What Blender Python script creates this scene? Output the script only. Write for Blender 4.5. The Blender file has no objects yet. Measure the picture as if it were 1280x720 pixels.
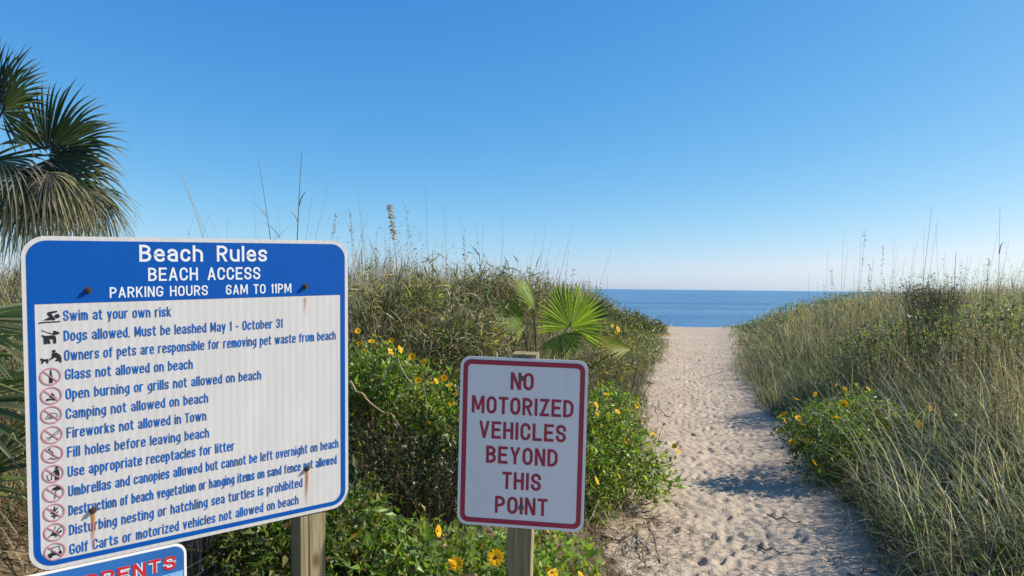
import bpy, math, random
import numpy as np
from mathutils import Vector, Matrix

sc = bpy.context.scene
COL = sc.collection
RNG = np.random.default_rng(7)
random.seed(7)

# ------------------------------------------------------------------ camera
F = 890.0                      # focal length in pixels of a 1280 wide picture
EYE = np.array([0.0, 0.0, 1.65])
ROLL = math.radians(0.58)
cam_data = bpy.data.cameras.new('camera')
cam_data.sensor_width = 36.0
cam_data.lens = 36.0 * F / 1280.0
cam_data.clip_start = 0.05
cam_data.clip_end = 60000.0
cam = bpy.data.objects.new('camera', cam_data)
COL.objects.link(cam)
cam.matrix_world = Matrix.Translation(Vector(EYE)) @ Matrix.Rotation(math.pi / 2, 4, 'X') @ Matrix.Rotation(ROLL, 4, 'Z')
sc.camera = cam

# ------------------------------------------------------------------ sky, sun, exposure
SUN_AZ, SUN_EL = math.radians(85), math.radians(35)
world = bpy.data.worlds.new('World')
sc.world = world
world.use_nodes = True
nt = world.node_tree
bg = nt.nodes['Background']
sky = nt.nodes.new('ShaderNodeTexSky')
sky.sky_type = 'NISHITA'
sky.sun_disc = False
sky.sun_elevation = SUN_EL
sky.sun_rotation = SUN_AZ
sky.altitude = 0
sky.air_density = 0.7
sky.dust_density = 0.5
sky.ozone_density = 6.0
EXPO = 0.47
sep = nt.nodes.new('ShaderNodeSeparateColor'); cmb = nt.nodes.new('ShaderNodeCombineColor')
nt.links.new(sky.outputs['Color'], sep.inputs[0])
# grade of the clear sky: deeper blue overhead, pale blue at the horizon
for i, (gam, k) in enumerate(((1.45, 2.95), (0.82, 1.42), (0.40, 1.13))):
    mu = nt.nodes.new('ShaderNodeMath'); mu.operation = 'MULTIPLY'; mu.inputs[1].default_value = 0.1
    pw = nt.nodes.new('ShaderNodeMath'); pw.operation = 'POWER'; pw.inputs[1].default_value = gam
    m2 = nt.nodes.new('ShaderNodeMath'); m2.operation = 'MULTIPLY'; m2.inputs[1].default_value = k * 10 / 2 ** EXPO
    m3 = nt.nodes.new('ShaderNodeMath'); m3.operation = 'MINIMUM'; m3.inputs[1].default_value = 25.0
    nt.links.new(sep.outputs[i], mu.inputs[0]); nt.links.new(mu.outputs[0], pw.inputs[0]); nt.links.new(pw.outputs[0], m2.inputs[0]); nt.links.new(m2.outputs[0], m3.inputs[0]); nt.links.new(m3.outputs[0], cmb.inputs[i])
# no pink in the glow low over the sea
g9 = nt.nodes.new('ShaderNodeMath'); g9.operation = 'MULTIPLY'; g9.inputs[1].default_value = 0.86
mn = nt.nodes.new('ShaderNodeMath'); mn.operation = 'MINIMUM'
gsrc = cmb.inputs[1].links[0].from_socket; rsrc = cmb.inputs[0].links[0].from_socket
nt.links.new(gsrc, g9.inputs[0]); nt.links.new(g9.outputs[0], mn.inputs[1]); nt.links.new(rsrc, mn.inputs[0]); nt.links.new(mn.outputs[0], cmb.inputs[0])
nt.links.new(cmb.outputs[0], bg.inputs['Color'])
bg.inputs['Strength'].default_value = 0.1
SUN_DIR = Vector((math.sin(SUN_AZ) * math.cos(SUN_EL), math.cos(SUN_AZ) * math.cos(SUN_EL), math.sin(SUN_EL)))
sl = bpy.data.lights.new('sun', 'SUN')
sl.energy = 5.0
sl.angle = math.radians(0.5)
sl.color = (1.0, 0.93, 0.83)
sun = bpy.data.objects.new('sun', sl)
COL.objects.link(sun)
sun.rotation_euler = SUN_DIR.to_track_quat('Z', 'Y').to_euler()
sun.location = (20, 10, 20)
sc.view_settings.view_transform = 'Standard'
sc.view_settings.look = 'None'
sc.view_settings.gamma = 1.0
sc.view_settings.use_curve_mapping = False
sc.view_settings.exposure = EXPO
sc.render.engine = 'CYCLES'
sc.cycles.max_bounces = 6
sc.cycles.use_denoising = True

# ------------------------------------------------------------------ helpers
def P(u, v, d):
    """world point seen at photo pixel (u, v) at depth d along +Y"""
    x = (u - 640.0) / F
    z = (360.0 - v) / F
    c, s = math.cos(ROLL), math.sin(ROLL)
    return np.array([(x * c - z * s) * d, d, EYE[2] + (x * s + z * c) * d])

def tag(o, label=None, cat=None, group=None, kind=None):
    if label: o['label'] = label
    if cat: o['category'] = cat
    if group: o['group'] = group
    if kind: o['kind'] = kind
    return o

def empty(name, loc):
    o = bpy.data.objects.new(name, None)
    o.location = Vector(loc)
    o.empty_display_size = 0.1
    COL.objects.link(o)
    return o

class MB:
    """collects vertices, polygons and vertex colours"""
    def __init__(self):
        self.v, self.f, self.c, self.n = [], [], [], 0
    def add(self, v, f, c=None):
        v = np.asarray(v, float).reshape(-1, 3)
        if c is None:
            c = np.ones((len(v), 3)) * 0.5
        c = np.asarray(c, float)
        if c.ndim == 1:
            c = np.tile(c, (len(v), 1))
        self.v.append(v); self.c.append(c)
        if isinstance(f, np.ndarray):
            self.f.append(f + self.n)
        else:
            for q in f:
                self.f.append(np.asarray([q]) + self.n)
        self.n += len(v)
    def build(self, name, m, parent=None, smooth=False, offset=None):
        me = bpy.data.meshes.new(name)
        V = np.concatenate(self.v).astype(np.float32)
        if offset is not None:
            V = V - np.asarray(offset, np.float32)
        loops = np.concatenate([x.ravel() for x in self.f]).astype(np.int32)
        sizes = np.concatenate([np.full(x.shape[0], x.shape[1], np.int32) for x in self.f])
        starts = np.concatenate([[0], np.cumsum(sizes)[:-1]]).astype(np.int32)
        me.vertices.add(len(V)); me.vertices.foreach_set('co', V.ravel())
        me.loops.add(len(loops)); me.loops.foreach_set('vertex_index', loops)
        me.polygons.add(len(sizes)); me.polygons.foreach_set('loop_start', starts); me.polygons.foreach_set('loop_total', sizes)
        me.polygons.foreach_set('use_smooth', np.full(len(sizes), bool(smooth)))
        ca = me.color_attributes.new('Col', 'FLOAT_COLOR', 'POINT')
        C4 = np.concatenate([np.concatenate(self.c), np.ones((len(V), 1))], 1).astype(np.float32)
        ca.data.foreach_set('color', C4.ravel())
        me.update(calc_edges=True)
        me.validate()
        if m: me.materials.append(m)
        o = bpy.data.objects.new(name, me)
        COL.objects.link(o)
        if parent: o.parent = parent
        return o

def grid_noise(x, y, scale, seed):
    x = np.asarray(x) / scale; y = np.asarray(y) / scale
    xi = np.floor(x).astype(np.int64); yi = np.floor(y).astype(np.int64)
    fx = x - xi; fy = y - yi
    fx = fx * fx * (3 - 2 * fx); fy = fy * fy * (3 - 2 * fy)
    def h(a, b):
        n = (a * 374761393 + b * 668265263 + seed * 1442695041) & 0x7fffffff
        n = ((n ^ (n >> 13)) * 1274126177) & 0x7fffffff
        n = (n ^ (n >> 16)) & 0xffff
        return n / 65535.0
    return (h(xi, yi) * (1 - fx) + h(xi + 1, yi) * fx) * (1 - fy) + (h(xi, yi + 1) * (1 - fx) + h(xi + 1, yi + 1) * fx) * fy

def sstep(a, b, x):
    t = np.clip((np.asarray(x, float) - a) / (b - a), 0, 1)
    return t * t * (3 - 2 * t)

# ------------------------------------------------------------------ terrain
YS = [-60, 0, 3.0, 4.1, 5.68, 7.4, 10.6, 14.9, 18.6, 24, 29.4, 34, 60]
XL = [-14, -0.1, .40, .66, .95, 1.35, 1.96, 2.95, 3.96, 5.25, 6.4, 7.4, 13]
XR = [-10, 1.45, 2.02, 2.30, 2.70, 3.06, 3.74, 4.8, 6.0, 7.7, 9.3, 10.6, 17]
def pathL(y): return np.interp(y, YS, XL)
def pathR(y): return np.interp(y, YS, XR)

def ground(x, y):
    x = np.asarray(x, float); y = np.asarray(y, float)
    wob = (grid_noise(x, y, .9, 3) - .5) * .35
    dl = pathL(y) - x + wob
    dr = x - pathR(y) + wob
    h = 1.12 * sstep(0, 3.3, dl) + 1.08 * sstep(-.1, 4.4, dr)
    h = h * (0.82 + 0.36 * grid_noise(x, y, 3.1, 11))
    h = h * (1 - sstep(28.5, 35, y))
    h = h * sstep(-4, 2.5, y)
    # the path is slightly dished
    h = h - 0.05 * np.clip(np.minimum(-dl, -dr), 0, .8)
    h = h - 3.2 * sstep(30.5, 66, y)
    return h

def make_ground():
    rows = np.concatenate([np.linspace(-60, -4, 15), np.arange(-3.5, 3.0, .25), np.arange(3.0, 11, .018), np.arange(11, 20, .04),
                           np.arange(20, 32, .1), np.arange(32, 70, 1.0), [80, 120, 200]])
    s = np.concatenate([-np.geomspace(400, 8, 12), np.linspace(-7, -.5, 34), np.linspace(-.45, 1.45, 170), np.linspace(1.5, 8, 34), np.geomspace(9, 400, 12)])
    yy, ss = np.meshgrid(rows, s, indexing='ij')
    l = pathL(yy); r = pathR(yy)
    wid = np.where((ss >= 0) & (ss <= 1), (r - l), 1.0)
    xx = np.where(ss < 0, l + ss * 1.0, np.where(ss > 1, r + (ss - 1), l + ss * (r - l)))
    zz = ground(xx, yy)
    # trodden sand: soft hummocks and footprints
    onp = sstep(-.5, .05, xx - l) * sstep(-.5, .05, r - xx) * sstep(1.5, 3.2, yy) * (1 - sstep(26, 33, yy))
    a = 0.24
    xr = xx * math.cos(a) - yy * math.sin(a); yr = xx * math.sin(a) + yy * math.cos(a)
    hum = (np.abs(grid_noise(xr, yr, .16, 21) - .5) * 2) * .010 + (grid_noise(xr, yr, .35, 22) - .5) * .018 + np.abs(grid_noise(xr, yr * .7, .075, 23) - .5) * .016 + np.abs(grid_noise(xr * .6, yr * 1.3, .05, 24) - .5) * .016
    zz = zz + hum * onp
    rng = np.random.default_rng(5)
    for i in range(3000):
        t = rng.random()
        py = 3.2 + 24 * t ** 1.5
        pl, pr = float(pathL(py)), float(pathR(py))
        px = pl + (pr - pl) * np.clip(rng.normal(.46, .24), .02, .98)
        hd = 0.26 + rng.normal(0, .35)
        L_, W_ = rng.uniform(.04, .12), rng.uniform(.018, .045)
        dep = rng.uniform(.003, .010) if rng.random() < .94 else rng.uniform(.012, .02)
        i0, i1 = np.searchsorted(rows, [py - .32, py + .32])
        X = xx[i0:i1]; Y = yy[i0:i1]
        dx = X - px; dy = Y - py
        al = dx * math.sin(hd) + dy * math.cos(hd); ac = dx * math.cos(hd) - dy * math.sin(hd)
        q = np.sqrt((al / L_) ** 2 + (ac / W_) ** 2)
        dz = -dep * np.exp(-(q / .85) ** 4) + dep * .55 * np.exp(-((q - 1.25) / .32) ** 2) * (.6 + .4 * np.sign(al))
        zz[i0:i1] += dz * onp[i0:i1]
    n, m_ = xx.shape
    V = np.stack([xx, yy, zz], -1).reshape(-1, 3)
    idx = np.arange(n * m_).reshape(n, m_)
    Fq = np.stack([idx[:-1, :-1], idx[:-1, 1:], idx[1:, 1:], idx[1:, :-1]], -1).reshape(-1, 4)
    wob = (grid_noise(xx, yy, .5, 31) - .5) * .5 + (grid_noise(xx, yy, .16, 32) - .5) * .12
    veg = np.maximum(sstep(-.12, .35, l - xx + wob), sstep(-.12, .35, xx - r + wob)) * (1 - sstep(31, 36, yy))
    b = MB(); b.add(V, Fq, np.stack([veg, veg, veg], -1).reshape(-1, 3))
    return b.build('sand_ground', MAT['sand'], smooth=True)

# ------------------------------------------------------------------ materials
MAT = {}
def new_mat(name):
    m = bpy.data.materials.new(name); m.use_nodes = True
    n = m.node_tree; n.nodes.clear()
    out = n.nodes.new('ShaderNodeOutputMaterial')
    return m, n, out
def N(n, t, **k):
    x = n.nodes.new(t)
    for a, b in k.items():
        if a.startswith('i_'):
            x.inputs[a[2:].replace('_', ' ')].default_value = b
        else:
            setattr(x, a, b)
    return x
def ramp(n, fac, stops):
    r = N(n, 'ShaderNodeValToRGB')
    e = r.color_ramp.elements
    while len(e) > 1: e.remove(e[0])
    e[0].position = stops[0][0]; e[0].color = (*stops[0][1], 1)
    for p, c in stops[1:]:
        q = e.new(p); q.color = (*c, 1)
    n.links.new(fac, r.inputs[0])
    return r.outputs[0]
def mixc(n, fac, a, b):
    x = N(n, 'ShaderNodeMix', data_type='RGBA')
    for sock, val in ((x.inputs[0], fac), (x.inputs[6], a), (x.inputs[7], b)):
        if hasattr(val, 'links'): n.links.new(val, sock)
        elif isinstance(val, (int, float)): sock.default_value = val
        else: sock.default_value = (*val, 1)
    return x.outputs[2]
def noise(n, vec, scale, detail=4, rough=.55):
    x = N(n, 'ShaderNodeTexNoise'); x.inputs['Scale'].default_value = scale; x.inputs['Detail'].default_value = detail; x.inputs['Roughness'].default_value = rough
    if vec is not None: n.links.new(vec, x.inputs['Vector'])
    return x.outputs[0]
def mapping(n, vec, scale=(1, 1, 1), rot=(0, 0, 0)):
    x = N(n, 'ShaderNodeMapping'); x.inputs['Scale'].default_value = scale; x.inputs['Rotation'].default_value = rot
    n.links.new(vec, x.inputs['Vector']); return x.outputs[0]
def bump(n, h, strength, dist):
    x = N(n, 'ShaderNodeBump'); x.inputs['Strength'].default_value = strength; x.inputs['Distance'].default_value = dist
    n.links.new(h, x.inputs['Height']); return x.outputs[0]

def m_sand():
    m, n, out = new_mat('sand')
    tc = N(n, 'ShaderNodeTexCoord').outputs['Object']
    a = N(n, 'ShaderNodeVertexColor', layer_name='Col')
    big = ramp(n, noise(n, tc, 1.3, 5), [(.3, (.385, .302, .215)), (.7, (.485, .392, .288))])
    fine = ramp(n, noise(n, tc, 190, 3), [(.25, (.62, .60, .58)), (.5, (1, 1, 1)), (.8, (1.12, 1.1, 1.08))])
    mu = N(n, 'ShaderNodeMix', data_type='RGBA', blend_type='MULTIPLY'); mu.inputs[0].default_value = .75
    n.links.new(big, mu.inputs[6]); n.links.new(fine, mu.inputs[7])
    # dark crumbs of dead leaves and twigs
    cr = ramp(n, noise(n, mapping(n, tc, (1, 2.2, 1), (0, 0, .5)), 26, 6, .7), [(.645, (0, 0, 0)), (.70, (1, 1, 1))])
    sandc = mixc(n, cr, mu.outputs[2], (.23, .16, .10))
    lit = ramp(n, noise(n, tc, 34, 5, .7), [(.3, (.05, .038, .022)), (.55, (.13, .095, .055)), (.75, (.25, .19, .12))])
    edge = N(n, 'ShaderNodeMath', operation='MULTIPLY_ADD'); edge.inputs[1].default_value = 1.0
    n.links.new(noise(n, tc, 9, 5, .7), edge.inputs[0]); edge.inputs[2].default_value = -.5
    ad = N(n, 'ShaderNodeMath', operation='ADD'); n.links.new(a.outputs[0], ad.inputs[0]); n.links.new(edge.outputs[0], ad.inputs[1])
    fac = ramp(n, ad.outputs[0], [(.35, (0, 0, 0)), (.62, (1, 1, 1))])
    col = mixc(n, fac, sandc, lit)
    p = N(n, 'ShaderNodeBsdfPrincipled'); p.inputs['Roughness'].default_value = .95; p.inputs['Specular IOR Level'].default_value = .15
    n.links.new(col, p.inputs['Base Color'])
    hh = N(n, 'ShaderNodeMath', operation='ADD')
    n.links.new(noise(n, tc, 28, 5, .6), hh.inputs[0]); n.links.new(noise(n, tc, 9, 3, .5), hh.inputs[1])
    n.links.new(bump(n, hh.outputs[0], .7, .02), p.inputs['Normal'])
    n.links.new(p.outputs[0], out.inputs[0])
    return m

def m_leaf(name, trans=.45, rough=.5, spec=.35, tmul=(1.5, 1.7, .9)):
    """thin leaf: colour comes from each blade's own vertex colour"""
    m, n, out = new_mat(name)
    a = N(n, 'ShaderNodeVertexColor', layer_name='Col')
    p = N(n, 'ShaderNodeBsdfPrincipled'); p.inputs['Roughness'].default_value = rough; p.inputs['Specular IOR Level'].default_value = spec
    n.links.new(a.outputs[0], p.inputs['Base Color'])
    t = N(n, 'ShaderNodeBsdfTranslucent')
    mu = N(n, 'ShaderNodeMix', data_type='RGBA', blend_type='MULTIPLY'); mu.inputs[0].default_value = 1
    n.links.new(a.outputs[0], mu.inputs[6]); mu.inputs[7].default_value = (*tmul, 1)
    n.links.new(mu.outputs[2], t.inputs[0])
    mx = N(n, 'ShaderNodeMixShader'); mx.inputs[0].default_value = trans
    n.links.new(p.outputs[0], mx.inputs[1]); n.links.new(t.outputs[0], mx.inputs[2])
    n.links.new(mx.outputs[0], out.inputs[0])
    return m

def m_plain(name, col, rough=.5, var=.12, scale=40, metal=0, spec=.5):
    m, n, out = new_mat(name)
    tc = N(n, 'ShaderNodeTexCoord').outputs['Object']
    lo = tuple(c * (1 - var) for c in col); hi = tuple(min(1, c * (1 + var)) for c in col)
    c = ramp(n, noise(n, tc, scale, 5), [(.3, lo), (.7, hi)])
    p = N(n, 'ShaderNodeBsdfPrincipled'); p.inputs['Roughness'].default_value = rough; p.inputs['Metallic'].default_value = metal; p.inputs['Specular IOR Level'].default_value = spec
    n.links.new(c, p.inputs['Base Color']); n.links.new(p.outputs[0], out.inputs[0])
    return m

def m_sheeting():
    """white retroreflective sheeting with its faint vertical seams and weathering"""
    m, n, out = new_mat('white_sheeting')
    tc = N(n, 'ShaderNodeTexCoord').outputs['Object']
    w = N(n, 'ShaderNodeTexWave', wave_type='BANDS', bands_direction='X', wave_profile='SIN')
    w.inputs['Scale'].default_value = 13.5; w.inputs['Distortion'].default_value = 0.15
    n.links.new(tc, w.inputs['Vector'])
    c = ramp(n, w.outputs[0], [(.0, (.575, .565, .545)), (.75, (.615, .60, .575)), (1, (.63, .61, .585))])
    big = ramp(n, noise(n, mapping(n, tc, (5, 1.2, 1)), 2.2, 5, .6), [(.3, (.90, .90, .90)), (.7, (1, 1, 1))])
    mu = N(n, 'ShaderNodeMix', data_type='RGBA', blend_type='MULTIPLY'); mu.inputs[0].default_value = 1
    n.links.new(c, mu.inputs[6]); n.links.new(big, mu.inputs[7])
    p = N(n, 'ShaderNodeBsdfPrincipled'); p.inputs['Roughness'].default_value = .38
    n.links.new(mu.outputs[2], p.inputs['Base Color']); n.links.new(p.outputs[0], out.inputs[0])
    return m

def m_wood(name, c0, c1, c2):
    m, n, out = new_mat(name)
    tc = N(n, 'ShaderNodeTexCoord').outputs['Object']
    g = noise(n, mapping(n, tc, (42, 1.6, 42)), 2.0, 6, .65)
    g2 = noise(n, mapping(n, tc, (160, 3.0, 160)), 1.6, 4, .6)
    ad = N(n, 'ShaderNodeMath', operation='MULTIPLY_ADD'); ad.inputs[1].default_value = .5; n.links.new(g2, ad.inputs[0]); n.links.new(g, ad.inputs[2])
    c = ramp(n, ad.outputs[0], [(.50, c0), (.72, c1), (.95, c2)])
    ck = ramp(n, noise(n, mapping(n, tc, (75, .9, 75)), 1.0, 3, .5), [(.62, (1, 1, 1)), (.66, (.22, .2, .18))])
    kn = N(n, 'ShaderNodeTexVoronoi'); kn.inputs['Scale'].default_value = 1.0; n.links.new(mapping(n, tc, (9, 4.2, 9)), kn.inputs['Vector'])
    kc = ramp(n, kn.outputs['Distance'], [(.05, (.30, .24, .2)), (.12, (.8, .72, .65)), (.16, (1, 1, 1))])
    for extra in (ck, kc):
        mu = N(n, 'ShaderNodeMix', data_type='RGBA', blend_type='MULTIPLY'); mu.inputs[0].default_value = .85
        n.links.new(c, mu.inputs[6]); n.links.new(extra, mu.inputs[7]); c = mu.outputs[2]
    p = N(n, 'ShaderNodeBsdfPrincipled'); p.inputs['Roughness'].default_value = .85; p.inputs['Specular IOR Level'].default_value = .2
    n.links.new(c, p.inputs['Base Color']); n.links.new(bump(n, ad.outputs[0], .5, .004), p.inputs['Normal'])
    n.links.new(p.outputs[0], out.inputs[0])
    return m

def m_rust():
    m, n, out = new_mat('rust_stain')
    tc = N(n, 'ShaderNodeTexCoord')
    a = N(n, 'ShaderNodeVertexColor', layer_name='Col')
    nz = ramp(n, noise(n, mapping(n, tc.outputs['Object'], (260, 9, 1)), 1.0, 4), [(.3, (.35, .35, .35)), (.7, (1, 1, 1))])
    mu = N(n, 'ShaderNodeMath', operation='MULTIPLY'); n.links.new(a.outputs[0], mu.inputs[0]); n.links.new(nz, mu.inputs[1])
    p = N(n, 'ShaderNodeBsdfPrincipled'); p.inputs['Base Color'].default_value = (.50, .19, .035, 1); p.inputs['Roughness'].default_value = .8
    n.links.new(mu.outputs[0], p.inputs['Alpha']); n.links.new(p.outputs[0], out.inputs[0])
    return m

def m_water():
    m, n, out = new_mat('sea_water')
    tc = N(n, 'ShaderNodeTexCoord').outputs['Object']
    h1 = noise(n, mapping(n, tc, (.10, .32, 1)), 1.0, 6, .62)
    h2 = noise(n, mapping(n, tc, (.012, .05, 1)), 1.0, 5, .6)
    c = ramp(n, h2, [(.38, (.07, .18, .30)), (.62, (.14, .27, .39))])
    p = N(n, 'ShaderNodeBsdfPrincipled'); p.inputs['Roughness'].default_value = .32; p.inputs['IOR'].default_value = 1.33
    p.inputs['Specular IOR Level'].default_value = .35
    n.links.new(c, p.inputs['Base Color'])
    n.links.new(bump(n, h1, 1.0, 2.2), p.inputs['Normal']); n.links.new(p.outputs[0], out.inputs[0])
    return m

MAT['sand'] = m_sand()
MAT['grass'] = m_leaf('dune_grass_blades', .46, .5, .3, (1.25, 1.3, .9))
MAT['leaf'] = m_leaf('soft_leaves', .42, .42, .5, (1.7, 1.9, .7))
MAT['palm'] = m_leaf('palm_leaflets', .42, .5, .28, (1.6, 1.8, .7))
MAT['petal'] = m_leaf('yellow_petals', .35, .6, .2, (1.1, 1.0, .6))
MAT['stem'] = m_leaf('dry_stems', .0, .8, .2)
MAT['white'] = m_sheeting()
def m_enamel():
    m, n, out = new_mat('white_enamel')
    tc = N(n, 'ShaderNodeTexCoord').outputs['Object']
    c = ramp(n, noise(n, mapping(n, tc, (1, .35, 1)), 9, 6, .65), [(.30, (.80, .765, .705)), (.52, (.87, .835, .775)), (.8, (.88, .845, .79))])
    spots = ramp(n, noise(n, tc, 85, 3, .5), [(.70, (1, 1, 1)), (.76, (.62, .55, .47))])
    mu = N(n, 'ShaderNodeMix', data_type='RGBA', blend_type='MULTIPLY'); mu.inputs[0].default_value = .7
    n.links.new(c, mu.inputs[6]); n.links.new(spots, mu.inputs[7])
    p = N(n, 'ShaderNodeBsdfPrincipled')
    r = N(n, 'ShaderNodeMapRange'); n.links.new(noise(n, tc, 14, 4), r.inputs[0]); r.inputs[3].default_value = .32; r.inputs[4].default_value = .6
    n.links.new(r.outputs[0], p.inputs['Roughness'])
    n.links.new(mu.outputs[2], p.inputs['Base Color']); n.links.new(p.outputs[0], out.inputs[0])
    return m
MAT['plain_white'] = m_enamel()
MAT['blue'] = m_plain('blue_sheeting', (.001, .080, .36), .55, .05, 12, 0, .15)
MAT['rule_ink'] = m_plain('blue_lettering', (.003, .105, .40), .55, .10, 25, 0, .15)
MAT['white_ink'] = m_plain('white_lettering', (.72, .74, .76), .45, .04, 30)
MAT['red'] = m_plain('red_sheeting', (.42, .030, .062), .42, .10, 14)
MAT['black'] = m_plain('black_ink', (.012, .012, .016), .5, .2, 60)
MAT['ring'] = m_plain('faded_red_ring', (.50, .21, .25), .5, .06, 60)
MAT['steel'] = m_plain('bolt_steel', (.20, .18, .16), .45, .4, 200, .8)
MAT['darkbolt'] = m_plain('rusty_bolt', (.07, .045, .03), .6, .4, 200, .3)
MAT['alu'] = m_plain('aluminium_edge', (.55, .55, .56), .35, .05, 30, .6)
MAT['wood'] = m_wood('treated_pine', (.13, .105, .052), (.27, .22, .115), (.36, .30, .17))
MAT['ripblue'] = m_plain('printed_blue', (.02, .14, .42), .4, .15, 3)
MAT['ripred'] = m_plain('printed_red', (.50, .02, .03), .4, .06, 14)
MAT['pale_blue'] = m_plain('printed_pale_blue', (.22, .42, .68), .4, .15, 6)
MAT['bark'] = m_wood('palm_bark', (.07, .055, .045), (.20, .165, .13), (.36, .31, .25))
MAT['rust'] = m_rust()
MAT['water'] = m_water()

# ------------------------------------------------------------------ setting
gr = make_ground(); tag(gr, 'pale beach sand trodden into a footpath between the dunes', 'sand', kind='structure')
b = MB()
ys = np.concatenate([np.linspace(45, 200, 30), np.geomspace(210, 30000, 40)])
xs = np.concatenate([-np.geomspace(30000, 60, 20), np.linspace(-50, 50, 20), np.geomspace(60, 30000, 20)])
yy, xx = np.meshgrid(ys, xs, indexing='ij')
idx = np.arange(yy.size).reshape(yy.shape)
b.add(np.stack([xx, yy, np.full(xx.shape, -2.0)], -1).reshape(-1, 3), np.stack([idx[:-1, :-1], idx[:-1, 1:], idx[1:, 1:], idx[1:, :-1]], -1).reshape(-1, 4))
sea = b.build('sea', MAT['water'], smooth=True); tag(sea, 'calm blue ocean reaching to the horizon behind the dunes', 'sea', kind='structure')

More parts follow.
